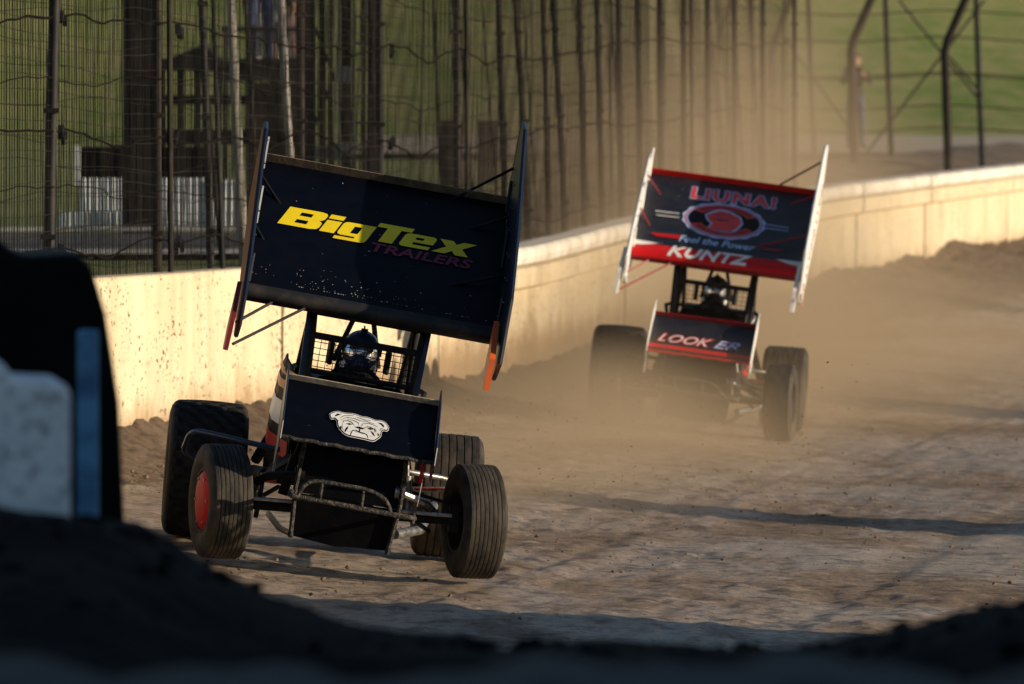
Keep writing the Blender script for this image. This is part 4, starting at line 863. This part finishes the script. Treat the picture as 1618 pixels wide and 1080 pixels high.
# ------------------------------------------------------------------ catch fence on top of the wall
def fence_x(d): return float(XW(d)) - .24
def fence_d(px):
    lo, hi = 40., 160.
    for _ in range(50):
        m = (lo + hi) / 2
        if 809 + 13483 * fence_x(m) / m < px: lo = m
        else: hi = m
    return lo
FENCE_TOP = 5.3
def make_fence():
    F = empty('catch_fence', (fence_x(62), 62, 1.6)); inv = Matrix.Translation(F.location).inverted()
    tag(F, 'tall wire mesh catch fence with steel posts standing along the cream wall', 'fence')
    def put(mb, name, mat, kind=None, smooth=True):
        o = mb.build(name, mat, None, smooth=smooth); o.parent = F; o.matrix_parent_inverse = inv
        if kind: o['kind'] = kind
        return o
    # (where along the fence, lean of the top along the fence in m, radius, mount height style)
    posts = [(-150, .02, .04, 1), (75, .10, .042, 1), (248, .0, .036, 2), (335, -.14, .030, 2), (475, .0, .035, 1), (600, .0, .035, 1), (722, .0, .038, 2), (800, -.12, .036, 1), (838, -.24, .036, 1), (868, -.1, .03, 1), (895, -.22, .036, 1), (925, -.1, .036, 1), (952, -.1, .034, 1), (982, -.06, .036, 1), (1012, -.05, .034, 1), (1044, 0, .036, 1), (1080, 0, .036, 2), (1118, 0, .036, 1), (1160, 0, .036, 1), (1205, 0, .036, 1), (1255, 0, .036, 1)]
    PD = []
    for px, lean, r, n in posts:
        d = fence_d(px); x = fence_x(d); zt = float(ZH(d)) + WALL_H; PD.append(d)
        m = MB()
        m.tube([(x, d, zt - .5), (x + lean * .8 / (FENCE_TOP - zt), d, zt + .8), (x + lean, d, FENCE_TOP)], [r, r, r * .95], 10)
        if n == 2: m.tube([(x + .085 + .015, d + .12, zt - .5), (x + .085 + lean, d + .12, FENCE_TOP)], r * .62, 8)
        for z in np.arange(zt + .3, FENCE_TOP, .9): m.box((x + lean * max(0, (z - zt)) / 4, d, z), (r * 2.7, r * 2.7, .035))
        put(m, 'post', M['dark_steel'] if px in (75, 335, 600) else M['rust_steel'])
    rp_ = random.Random(21); px = 690.0
    while px < 1290:
        px += rp_.uniform(11, 34); d = fence_d(px); x = fence_x(d) - rp_.uniform(.1, .9); zt = float(ZH(d)) + WALL_H; lean = rp_.uniform(-.38, .10); r = rp_.choice((.007, .009, .012, .016)); k_ = rp_.uniform(-.03, .03)
        m = MB(); m.tube([(x, d, zt - .6), (x + lean * 1.6 / (FENCE_TOP - zt + .6) + k_ * .2, d, zt + 1.0), (x + lean, d, FENCE_TOP)], r, 8); put(m, 'back_stay', M['rust_steel'])
    ds = np.arange(56.0, 108, .35)
    for k in range(9):
        m = MB(); pts = []
        for d in ds:
            i = min(range(len(PD)), key=lambda q: abs(PD[q] - d)); span = abs(PD[i] - d)
            zt = float(ZH(d)) + WALL_H
            z = zt + .22 + k * .415 + .020 * math.sin(d * 1.7 + k * 2.1) + .045 * math.sin(d * .41 + k * 1.7) - .07 * min(1, span / 2) ** 2 * (1 + .8 * math.sin(k * 5.1 + i)) + random.uniform(-.014, .014)
            pts.append((fence_x(d) + .05 + random.uniform(-.006, .006), d, z))
        m.tube(pts, (.0085 if k % 2 == 0 else .0045), 5, False); put(m, 'cable', M['cable'])
    for px in (610, 85, 270):
        d = fence_d(px)
        for k in range(0, 9, 2):
            for q in range(5):
                cl = MB(); cl.box((fence_x(d) + .05 + random.uniform(-.02, .02), d + q * .13, float(ZH(d)) + WALL_H + .2 + k * .415 + random.uniform(-.03, .03)), (.03, .09, .05), Matrix.Rotation(random.random(), 3, 'X')); put(cl, 'cable_clamp', M['dark_steel'], smooth=False)
    w = MB()
    def sway(d, z): return .025 * math.sin(d * .8 + z * .9) + .010 * math.sin(d * 2.1 + 1.3 * z)
    d = 56.0
    while d < 108:
        zt = float(ZH(d)) + WALL_H - .05; x = fence_x(d)
        zs = np.linspace(zt, FENCE_TOP, 6)
        w.tube([(x + .03 + .25 * sway(d, z), d + sway(d, z) + random.uniform(-.008, .008), z) for z in zs], .0042, 3, False); d += .092 if d < 95 else .15
    for k in range(34):
        z0 = .03 + k * .108; pts = []
        for d in np.arange(56, 108.3, .75):
            zt = float(ZH(d)) + WALL_H; pts.append((fence_x(d) + .034, d, zt + z0 + .022 * math.sin(d * .7 + k * .35) + .008 * math.sin(d * 1.9 + k)))
        w.tube(pts, .0030, 3, False)
    put(w, 'wire_mesh', M['wire'], kind='stuff', smooth=False)
    w = MB(); d = 57.0                      # a second, slacker layer hung behind the posts
    while d < 106:
        zt = float(ZH(d)) + WALL_H - .05; x = fence_x(d) - .42; q = .03 * math.sin(d * .37) 
        w.tube([(x + .02 * math.sin(d * .9 + z), d + q * (z - zt) / 3 + .008 * math.sin(z * 2.3 + d), z) for z in np.linspace(zt, FENCE_TOP, 6)], .0030, 3, False); d += .15
    for k in range(16):
        w.tube([(fence_x(d) - .41, d, float(ZH(d)) + WALL_H + .1 + k * .235 + .05 * math.sin(d * .55 + k * 1.9) + .02 * math.sin(d * 1.6 + k)) for d in np.arange(57, 106, .8)], .0034, 3, False)
    put(w, 'wire_mesh', M['wire'], kind='stuff', smooth=False)
make_fence()

# far perimeter fence on the right, posts with cranked tops
def at(px, py, d):
    """point at ground distance d seen at photo position (used once, to lay the place out)"""
    return Vector(((px - 809) / 13483 * d, d, CAM_H - (py - 143) / 13483 * d))
def far_fence():
    D = 146; F = empty('perimeter_fence', at(1400, 248, D)); inv = Matrix.Translation(F.location).inverted(); tag(F, 'far steel fence with cranked posts on the dirt bank at right', 'fence')
    def put(mb, name, mat):
        o = mb.build(name, mat, None, smooth=True); o.parent = F; o.matrix_parent_inverse = inv
    for px, crank, r in ((1130, 1, .055), (1195, 0, .05), (1222, 1, .06), (1290, 0, .055), (1352, 1, .075), (1412, 0, .062), (1500, 1, .075), (1555, 0, .065), (1640, 1, .07), (1700, 0, .06)):
        d = D + random.uniform(-3, 3) + (3 if not crank else 0); p = at(px, 244, d); m = MB()
        s = .10 if px > 1300 else .04
        if crank: m.tube([p - Vector((0, 0, .8)), p + Vector((-s * .8, 0, 1.75)), p + Vector((-s * .8 + .04, 0, 1.92)), p + Vector((.32, 0, 2.75)), p + Vector((.9, -.2, 3.6))], r, 10)
        else: m.tube([p - Vector((0, 0, .8)), p + Vector((-.09, 0, 1.2)), p + Vector((-.20, 0, 4.2))], r * .8, 10)
        put(m, 'post', M['rust_steel'] if crank else M['dark_steel'])
    for (ax, ay), (bx, by) in (((1420, 0), (1545, 155)), ((1555, 0), (1370, 240)), ((1500, 90), (1552, 150)), ((1240, 60), (1340, 200))):
        m = MB(); m.tube([at(ax, ay, D + 1), at(bx, by, D + 1)], .022, 6); put(m, 'brace', M['dark_steel'])
    for y in (20, 62, 118, 122, 170, 205):
        m = MB(); m.tube([at(x, y + 4 * math.sin(x * .02), D) for x in range(1100, 1720, 20)], .011, 5, False); put(m, 'cable', M['cable'])
far_fence()

# ------------------------------------------------------------------ things behind the fence
def thing_mesh(name, mb, mat, label, cat, origin, smooth=False, bevel=0, group=None):
    mb.v = [tuple(Vector(p) - Vector(origin)) for p in mb.v]
    o = mb.build(name, mat, None, smooth=smooth, bevel=bevel); o.location = origin; return tag(o, label, cat, group)
def group_thing(name, origin, label, cat):
    e = empty(name, origin); tag(e, label, cat)
    def put(mb, nm, mat, smooth=False, bevel=0, parent=None):
        mb.v = [tuple(Vector(p) - Vector(origin)) for p in mb.v]; return mb.build(nm, mat, parent or e, smooth=smooth, bevel=bevel)
    return e, put
def rect(px0, py0, px1, py1, d, th):
    a, b = at(px0, py0, d), at(px1, py1, d); return ((a.x + b.x) / 2, d + th / 2, (a.z + b.z) / 2), (abs(b.x - a.x), th, abs(a.z - b.z))
G = lambda d, x=0: float(field_z(np.array(x, float), np.array(d, float)))
# steel light tower
o0 = at(545, 300, 84); o0.z = G(84)
e, put = group_thing('light_tower', o0, 'dark steel tower of ladder frames and heavy columns behind the fence', 'tower')
def col(x0, x1, d, th, mat, nm, z1=7.5, z0=1.2):
    c, s = rect(x0, 0, x1, 100, d, th); m = MB(); m.box((c[0], c[1], (z0 + z1) / 2), (s[0], th, z1 - z0)); put(m, nm, mat, bevel=.006)
col(478, 497, 84, .25, M['dark_steel'], 'column'); col(503, 514, 84.3, .12, M['dark_steel'], 'column'); col(519, 527, 84, .10, M['dark_steel'], 'column'); col(580, 594, 83.6, .30, M['rust_steel'], 'column'); col(596, 601, 83.5, .08, M['steel'], 'column_flange')
col(533, 537, 83.8, .06, M['steel'], 'ladder_rail'); col(557, 561, 83.8, .06, M['steel'], 'ladder_rail'); col(538, 556, 84.3, .08, M['rust_steel'], 'infill_panel'); col(571, 578, 84.2, .08, M['dark_steel'], 'cable_tray')
for y0, y1 in ((104, 130), (224, 246), (-20, -5)):
    m = MB(); m.box(*rect(532, y0, 560, y1, 83.6, .2)); put(m, 'junction_box', M['steel'], bevel=.01)
for y in range(-60, 300, 42):
    m = MB(); m.box(*rect(562, y, 580, y + 4, 83.8, .05)); put(m, 'rung', M['steel'])
for (ax, ay), (bx, by) in (((480, 0), (528, 120)), ((528, 120), (480, 240)), ((480, 240), (528, 330))):
    m = MB(); m.tube([at(ax, ay, 83.9), at(bx, by, 83.9)], .018, 6); put(m, 'brace', M['rust_steel'])
# dark ribbed column
o0 = at(222, 300, 92); o0.z = G(92); e, put = group_thing('steel_column', o0, 'broad black ribbed column rising behind the fence at left', 'column')
m = MB(); c, s = rect(196, 0, 250, 280, 92.2, .3); m.box((c[0], c[1], 4.2), (s[0], .3, 6.0)); put(m, 'core', M['rubber_pad'])
for x in (197, 210, 222, 236, 249):
    c, s = rect(x - 2.5, 0, x + 2.5, 10, 92, .1); m = MB(); m.box((c[0], 92.0, 4.2), (s[0], .22, 6.0)); put(m, 'rib', M['dark_steel'])
# dark hut with openings
o0 = at(300, 355, 98); o0.z = G(98); e, put = group_thing('wooden_hut', o0, 'dark open framed hut behind the corrugated sheets', 'hut')
for x in (255, 285, 312, 345, 395, 430, 470):
    m = MB(); m.box(*rect(x - 5, 95, x + 5, 358, 98, .15)); put(m, 'stud', M['dark_steel'])
for y0, y1 in ((92, 112), (150, 165), (205, 228), (300, 358)):
    m = MB(); m.box(*rect(250, y0, 476, y1, 98.1, .08)); put(m, 'board', M['rust_steel'] if y0 != 92 else M['dark_steel'])
m = MB(); m.prism([(248, 100), (320, 70), (350, 96), (350, 108), (248, 112)], lambda x, y: at(x, y, 97.6), lambda x, y: at(x, y, 97.6) + Vector((0, 1.4, 0))); put(m, 'roof', M['dark_steel'])
m = MB(); m.box(*rect(398, 130, 476, 262, 98.4, .05)); put(m, 'wall_sheet', M['rust_steel'])
# storage box on top of corrugated sheets
o0 = at(235, 282, 95.6); e, put = group_thing('storage_container', o0, 'low dark storage box with a white end post above corrugated sheets', 'container')
m = MB(); m.box(*rect(128, 232, 346, 282, 95.6, .9)); put(m, 'body', M['rubber_pad'], bevel=.01)
for x in range(134, 346, 14): m = MB(); m.box(*rect(x - 1.5, 233, x + 1.5, 281, 95.56, .04)); put(m, 'rib', M['dark_steel'])
m = MB(); m.box(*rect(118, 230, 127, 294, 95.4, .10)); put(m, 'end_post', M['white'], bevel=.005)
o0 = at(250, 358, 95); o0.z = G(95); e, put = group_thing('corrugated_fence', o0, 'silver corrugated metal sheets standing on the grass behind the fence', 'barrier')
def corr(x0, x1, y0, y1, d):
    a, b = at(x0, y0, d), at(x1, y1, d); n = int((b.x - a.x) / .016); v = []
    for i in range(n + 1): 
        x = a.x + (b.x - a.x) * i / n; yy = d + .010 * math.sin(i * math.pi / 2.0)
        v += [(x, yy, a.z), (x, yy + .004, b.z)]
    m = MB(); m.add(v, [(2 * i, 2 * i + 1, 2 * i + 3, 2 * i + 2) for i in range(n)]); put(m, 'sheet', M['corr'], smooth=True)
corr(126, 236, 281, 356, 95); corr(237, 330, 281, 357, 95.03); corr(331, 384, 284, 356, 95); corr(93, 205, 334, 357, 94.2)
for x in (128, 236, 330, 383): m = MB(); m.box(*rect(x - 2, 282, x + 2, 360, 95.1, .06)); put(m, 'stake', M['rust_steel'])
# poles
m = MB(); m.tube([at(387, 440, 72), at(374, 200, 72), at(362, -60, 72)], [.046, .043, .036], 14); thing_mesh('wooden_pole', m, M['pole_wood'], 'pale weathered wooden pole leaning just behind the fence left of the wing', 'pole', at(387, 430, 72), True)
m = MB(); m.tube([at(466, 330, 74), at(455, 200, 74), at(440, -60, 74)], [.032, .034, .042], 12); thing_mesh('metal_pole', m, M['steel'], 'bright silver leaning pole beside the dark steel tower', 'pole', at(466, 330, 74), True)
m = MB(); m.tube([at(352, 440, 70.5), at(330, 180, 70.5), at(315, -40, 70.5)], .020, 10); thing_mesh('metal_pole', m, M['rust_steel'], 'thin brown pole leaning left of the pale wooden pole', 'pole', at(352, 430, 70.5), True)
m = MB(); m.tube([at(412, 420, 78), at(396, 120, 78), at(385, -40, 78)], .022, 10); thing_mesh('metal_pole', m, M['rust_steel'], 'thin brown pole leaning right of the pale wooden pole', 'pole', at(412, 420, 78), True)
# viewing platform and spectators
o0 = at(440, 130, 104); e, put = group_thing('viewing_platform', (o0.x, 104, G(104)), 'raised dark viewing platform with rail under the spectator in blue', 'platform')
m = MB(); m.box(*rect(352, 104, 480, 128, 103, 2.0)); put(m, 'deck', M['dark_steel'])
m = MB(); m.box(*rect(350, 42, 480, 50, 102.9, .06)); put(m, 'rail', M['dark_steel'])
for x in (356, 400, 438, 476): m = MB(); m.box(*rect(x - 3, 40, x + 3, 300, 103.1, .08)); put(m, 'leg', M['dark_steel'])
zt = at(0, 104, 104).z
p = at(410, 100, 103.9); person((p.x, 103.9, zt), R(200), 'spectator in blue jacket standing on the viewing platform', 'cloth_blue', 'cloth_blue', cap='cloth_white')
p = at(424, 100, 104.5); person((p.x, 104.5, zt), R(170), 'spectator in white top beside the one in blue on the platform', 'cloth_white', 'cloth_white', h=1.7)
p = at(463, 100, 104.2); person((p.x, 104.2, zt - .72), R(185), 'spectator in pink shirt right of the silver leaning pole', 'cloth_pink', 'cloth_grey', h=1.6)
p = at(1352, 236, 172); person((p.x, 172, p.z), R(185), 'person in dark jacket and jeans standing beyond the far fence', 'cloth_dark', 'cloth_denim', hold=True, h=1.95)
m = MB(); c_ = Vector((p.x + .02, 171.5, p.z + 1.62)); m.box(c_, (.16, .10, .11)); m.lathe([(-.26, .055), (-.1, .05), (0, .045), (0, 0)], 14, c=c_); thing_mesh('camera', m, M['rubber_pad'], 'small black camera held by the person beyond the far fence', 'camera', tuple(c_), bevel=.006)
def hz(d): return G(d)
for px, d, sh_, lab in ((1112, 262, 'cloth_pink', 'spectator in pink sitting high on the grass hill above the farther car'), (632, 258, 'cloth_pink', 'spectator in pink sitting on the hill right of the steel tower'), (822, 230, 'cloth_pink', 'spectator in pale pink sitting on the hill above the nearer car wing tip'), (1352, 292, 'cloth_white', 'small spectator in white at the top edge of the hill at right'), (1000, 268, 'cloth_white', 'spectator in white sitting on the hill above the dust')):
    x = (px - 809) / 13483 * d; person((x, d, hz(d) - .06), R(180 + random.uniform(-30, 30)), lab, sh_, 'cloth_denim', 'sit', group='spectators on the hill', cap='cloth_white' if px % 4 else None)
# loudspeaker boxes on stands
for px0, px1, y0, y1, d, lab in ((695, 731, 190, 294, 112, 'tall dark cabinet on the grass right of the steel tower'), (755, 788, 190, 290, 114, 'second dark cabinet nearer the wing tip')):
    o0 = at((px0 + px1) / 2, y1, d); o0.z = G(d); e, put = group_thing('equipment_cabinet', o0, lab, 'cabinet')
    m = MB(); m.box(*rect(px0, y0, px1, y1, d, .35)); put(m, 'cabinet_body', M['rust_steel'], bevel=.015)
    m = MB(); m.box(*rect(px0 + 4, y0 + 6, px1 - 4, y1 - 30, d - .012, .02)); put(m, 'door', M['dark_steel'])
    for x in (px0 + 4, px1 - 4):
        a = at(x, y1, d); m = MB(); m.box((a.x, d + .17, (a.z + G(d)) / 2), (.05, .05, max(.1, a.z - G(d)))); put(m, 'leg', M['dark_steel'])
m = MB(); m.box(*rect(-40, 92, 196, 103, 232, .05)); 
for x in range(-40, 200, 34): m.box(*rect(x, 90, x + 3, 118, 232.1, .05))
thing_mesh('guard_rail', m, M['steel'], 'blue grey rail running across the hill at far left', 'rail', at(80, 118, 232))

# ------------------------------------------------------------------ shaded foreground: infield wall, berm, blocks
def berm():
    xs = np.linspace(-4, 9, 260); ys = np.linspace(15.5, 33, 200); Y, X = np.meshgrid(ys, xs, indexing='ij')
    crest = np.interp(X, [-4, -1.4, -1.1, -.964, -.8, -.637, -.403, 0, .2975, .70, .90, 1.1, 1.26, 3, 9], [1.95, 1.90, 1.86, 1.83, 1.73, 1.64, 1.555, 1.52, 1.515, 1.51, 1.52, 1.57, 1.63, 1.6, 1.1])
    prof = np.interp(Y, [15.5, 18, 20, 21, 22.5, 25, 32, 33], [.70, .80, .95, 1.0, .97, .72, -.12, -.15])
    Z = crest * prof - .03 + .05 * fbm(X * 3, Y * 2, 71, 4) + .045 * np.clip(fbm(X * 11, Y * 7, 77, 3), -.1, 1)
    o = grid_obj('dirt_berm', np.stack([X, Y, Z], -1).reshape(-1, 3), len(ys), len(xs), M['shade_dirt']); tag(o, 'dark shaded dirt berm across the foreground', kind='structure')
berm()
w = MB(); n = 220
for i in range(n - 1):
    x0, x1 = -5 + 14 * i / n, -5 + 14 * (i + 1) / n - .0
pts = [(-5 + 14 * i / (n - 1)) for i in range(n)]
v = []
for x in pts:
    zt = 1.955 + .012 * math.sin(x * 5) + .014 * math.sin(x * 13.7 + 1) + .008 * math.sin(x * 31); v += [(x, 13.2, 0), (x, 13.2, zt - .02), (x, 13.24, zt), (x, 14.0, zt), (x, 14.04, zt - .02), (x, 14.04, 0)]
w.add(v, [(i * 6 + j, i * 6 + j + 1, (i + 1) * 6 + j + 1, (i + 1) * 6 + j) for i in range(n - 1) for j in range(5)] + [tuple(range(6)), tuple((n - 1) * 6 + j for j in range(6))])
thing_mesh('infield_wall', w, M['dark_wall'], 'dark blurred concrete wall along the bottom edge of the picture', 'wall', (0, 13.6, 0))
a = at(-60, 604, 22); b = at(104, 604, 22); m = MB(); 
m.prism([(-2.2, .8), (b.x + .01, .8), (b.x + .012, b.z - .03), (b.x + .004, b.z - .008), (b.x - .02, b.z), (-1.285, b.z + .005), (-1.31, b.z + .05), (-2.2, b.z + .06)], lambda x, z: (x, 22, z), lambda x, z: (x - .06, 22.6, z)); thing_mesh('concrete_block', m, M['shade_white'], 'pale speckled concrete block half buried in dirt at the left edge', 'block', (b.x - .3, 22.3, 1.4), bevel=.02)
b = at(188, 400, 26); R_ = b.x; m = MB()
pl = [(-2.4, .6), (R_ + .02, .6), (R_ + .02, 1.5), (R_ - .0, 1.95), (R_ - .04, 2.22), (R_ - .085, 2.37), (R_ - .13, 2.405), (R_ - .30, 2.395), (R_ - .36, 2.44), (-2.4, 2.52)]
m.prism(pl, lambda x, z: (x, 26, z), lambda x, z: (x - .08, 27.0, z)); thing_mesh('barrier_pad', m, M['rubber_pad'], 'big black rounded rubber barrier pad behind the pale block', 'barrier', (-1.6, 26.5, 1.0), bevel=.03)
q0, q1 = at(119, 522, 25.4), at(153, 522, 25.4); m = MB(); m.box(((q0.x + q1.x) / 2, 25.5, (q0.z + 1.2) / 2), (q1.x - q0.x, .06, q0.z - 1.2)); thing_mesh('marker_post', m, M['shade_post'], 'flat pale marker post, coloured blue as in shade, against the black rubber pad', 'post', ((q0.x + q1.x) / 2, 25.4, 1.2), bevel=.012)

# ------------------------------------------------------------------ made-up haulers and sign boards, out of view, added to throw the long shadows
def shade_trailer(y0, y1, x0, label):
    o0 = (x0 + 1.3, (y0 + y1) / 2, -.4); e, put = group_thing('shade_hauler', o0, label, 'shade_trailer'); zg = -.75
    m = MB(); m.box((x0 + 1.3, (y0 + y1) / 2, zg + 3.2), (2.6, y1 - y0, 4.0)); put(m, 'body', M['shade_trailer'], bevel=.05)
    m = MB(); m.box((x0 - .006, (y0 + y1) / 2, zg + 1.5), (.012, y1 - y0 - .3, .25)); put(m, 'stripe', M['blue_tube'])
    m = MB(); m.box((x0 - .008, y0 + 3, zg + 2.5), (.016, .9, 2.0)); d_ = put(m, 'door', M['steel']); m = MB(); m.box((x0 - .03, y0 + 3.3, zg + 2.4), (.03, .12, .03)); put(m, 'handle', M['chrome'], parent=d_)
    for k in range(3):
        for sx in (.25, 2.35):
            m = MB(); m.lathe([(-.14, .0), (-.14, .28), (-.12, .48), (.12, .48), (.14, .28), (.14, 0)], 24, c=(x0 + sx, y1 - 3 - k * 1.25, zg + .48)); put(m, 'wheel', M['rubber_rear'], smooth=True)
    m = MB(); m.box((x0 + 1.3, y0 + 1.5, zg + .6), (.3, .3, 1.2)); put(m, 'landing_leg', M['dark_steel'])
shade_trailer(29.5, 46.2, 6.6, 'white hauler added out of view to shade the foreground, nearest the track'); shade_trailer(9, 27.5, 6.2, 'white hauler added out of view to shade the foreground, nearest the camera')
for d, x, w_, h_, lab in ((57.2, 20.0, 1.7, 5.2, 'sign board added out of view for its shadow band, closest to the haulers'), (81.5, 22.0, 2.2, 4.9, 'sign board added out of view for its shadow band, between the other two'), (106, 25.0, 2.4, 5.4, 'sign board added out of view for its shadow band, farthest from the haulers')):
    e, put = group_thing('shadow_pylon', (x, d, -.8), lab, 'sign')
    m = MB(); m.box((x, d, -.8 + h_ / 2 + .4), (.18, w_, h_ - .8)); put(m, 'panel', M['white'], bevel=.02)
    for s in (-1, 1): m = MB(); m.tube([(x, d + s * w_ * .35, -1.0), (x, d + s * w_ * .35, h_ - 1.0)], .05, 10); put(m, 'leg', M['steel'], smooth=True)

# ------------------------------------------------------------------ loose clods on the ground and in the air
def clods(name, pts, label, mat):
    ico = [(0, 0, 1), (.89, 0, .45), (.28, .85, .45), (-.72, .53, .45), (-.72, -.53, .45), (.28, -.85, .45), (.72, .53, -.45), (-.28, .85, -.45), (-.89, 0, -.45), (-.28, -.85, -.45), (.72, -.53, -.45), (0, 0, -1)]
    fc = [(0, 1, 2), (0, 2, 3), (0, 3, 4), (0, 4, 5), (0, 5, 1), (1, 6, 2), (2, 7, 3), (3, 8, 4), (4, 9, 5), (5, 10, 1), (6, 7, 2), (7, 8, 3), (8, 9, 4), (9, 10, 5), (10, 6, 1), (11, 7, 6), (11, 8, 7), (11, 9, 8), (11, 10, 9), (11, 6, 10)]
    ico = np.array(ico); V = []; Fs = []
    for i, (x, y, z, s) in enumerate(pts):
        k = rng.uniform(.55, 1.25, (12, 1)) * ico * s * np.array([1, rng.uniform(.7, 1.5), rng.uniform(.4, .8)]); V.append(k + np.array([x, y, z])); Fs.append(np.array(fc) + 12 * i)
    me = bpy.data.meshes.new(name); me.from_pydata(np.concatenate(V).tolist(), [], np.concatenate(Fs).tolist()); me.materials.append(mat); o = bpy.data.objects.new(name, me); COL.objects.link(o); tag(o, label, kind='stuff'); o['category'] = 'dirt'
pts = []
for k in range(11000):
    y = 44 * (125 / 44) ** (rng.random() ** 1.3); u = rng.random() * 10 if rng.random() < .6 else min(9.5, rng.exponential(.9)); x = float(XW(y)) + u
    if fbm(np.array(x * .6), np.array(y * .2), 91, 3) < -.02 and u > 1.2: continue
    pts.append((x, y, float(track_z(x, y)) + .010 + .10 * math.exp(-u / .5), .004 + .016 * rng.random() ** 5 + (.014 * rng.random() if u < 1 else 0)))
clods('dirt_clods', pts, 'loose dark clods of clay scattered over the track', M['clod'])
pts = []
for k in range(900):
    y = rng.uniform(19.8, 23.5); x = rng.uniform(-1.6, 1.7); i_ = None
    cz = float(np.interp(x, [-1.4, -1.1, -.964, -.8, -.637, -.403, 0, .2975, .70, .90, 1.1, 1.26, 1.7], [1.90, 1.86, 1.83, 1.73, 1.64, 1.555, 1.52, 1.515, 1.51, 1.52, 1.57, 1.63, 1.62])) * float(np.interp(y, [19.8, 20, 21, 22.5, 25], [.93, .95, 1, .97, .72])) - .03
    pts.append((x, y, cz, .008 + .035 * rng.random() ** 4))
clods('berm_clods', pts, 'dark clods lying on the shaded foreground berm', M['shade_dirt'])
pts = []
for k in range(420):
    y = rng.uniform(52, 74); x = rng.normal(.9 + (y - 60) * .06, 1.1); z = abs(rng.normal(0, .45)) + .05 + float(track_z(x, y)); pts.append((x, y, z, .004 + .006 * rng.random() ** 3))
clods('flying_clods', pts, 'small specks of clay flying through the air between the cars', M['clod'])

# ------------------------------------------------------------------ dust raised by the cars
def dust():
    x0, x1, y0, y1, z0, z1 = -3.2, 9.0, 54.0, 141.0, -1.2, 6.5
    mb = MB(); c = Vector(((x0 + x1) / 2, (y0 + y1) / 2, (z0 + z1) / 2)); mb.box((0, 0, 0), (x1 - x0, y1 - y0, z1 - z0))
    m = bpy.data.materials.new('airborne_dust'); m.use_nodes = True; n = m.node_tree.nodes; l = m.node_tree.links; n.clear()
    out = n.new('ShaderNodeOutputMaterial'); pv = n.new('ShaderNodeVolumePrincipled'); l.new(pv.outputs[0], out.inputs['Volume'])
    pv.inputs['Color'].default_value = (0.93, 0.69, 0.44, 1); pv.inputs['Anisotropy'].default_value = 0.15
    tc = n.new('ShaderNodeTexCoord'); P_ = tc.outputs['Object']
    nz = n.new('ShaderNodeTexNoise'); nz.inputs['Scale'].default_value = .48; nz.inputs['Detail'].default_value = 4; nz.inputs['Roughness'].default_value = .6; nz.inputs['Distortion'].default_value = .5; l.new(P_, nz.inputs[0])
    nr = n.new('ShaderNodeMapRange'); nr.inputs[1].default_value = .30; nr.inputs[2].default_value = .70; nr.inputs[3].default_value = .12; nr.inputs[4].default_value = 1.9; l.new(nz.outputs[0], nr.inputs[0])
    acc = None
    # centre (world), radii, density
    for ctr, rad, den in DUST:
        s = n.new('ShaderNodeVectorMath'); s.operation = 'SUBTRACT'; l.new(P_, s.inputs[0]); s.inputs[1].default_value = Vector(ctr) - c
        q = n.new('ShaderNodeVectorMath'); q.operation = 'DIVIDE'; l.new(s.outputs[0], q.inputs[0]); q.inputs[1].default_value = rad
        ln = n.new('ShaderNodeVectorMath'); ln.operation = 'LENGTH'; l.new(q.outputs[0], ln.inputs[0])
        mr = n.new('ShaderNodeMapRange'); mr.interpolation_type = 'SMOOTHSTEP'; mr.inputs[1].default_value = 0; mr.inputs[2].default_value = 1; mr.inputs[3].default_value = den; mr.inputs[4].default_value = 0; l.new(ln.outputs['Value'], mr.inputs[0])
        if acc is None: acc = mr.outputs[0]
        else:
            a_ = n.new('ShaderNodeMath'); a_.operation = 'ADD'; l.new(acc, a_.inputs[0]); l.new(mr.outputs[0], a_.inputs[1]); acc = a_.outputs[0]
    mu = n.new('ShaderNodeMath'); mu.operation = 'MULTIPLY'; l.new(acc, mu.inputs[0]); l.new(nr.outputs[0], mu.inputs[1]); l.new(mu.outputs[0], pv.inputs['Density'])
    o = mb.build('dust_cloud', m, None); o.location = c; tag(o, 'brown dust hanging over the track behind and around the farther car', 'dust', kind='stuff')
DUST = [((2.1, 99, 1.2), (3.3, 27, 3.1), .090), ((2.2, 116, 2.0), (3.8, 23, 5.0), .038), ((1.5, 86, .3), (3.0, 13, 1.8), .18),
        ((.6, 70, -.15), (2.7, 13, 1.2), .20), ((2.3, 80, 0.0), (2.8, 8, 1.2), .12), ((4.0, 91, .1), (3.6, 16, 1.4), .11), ((-.3, 62.0, -.05), (2.2, 7.8, .75), .15), ((1.0, 74.5, .1), (.9, 3.0, .9), .28)]
dust()
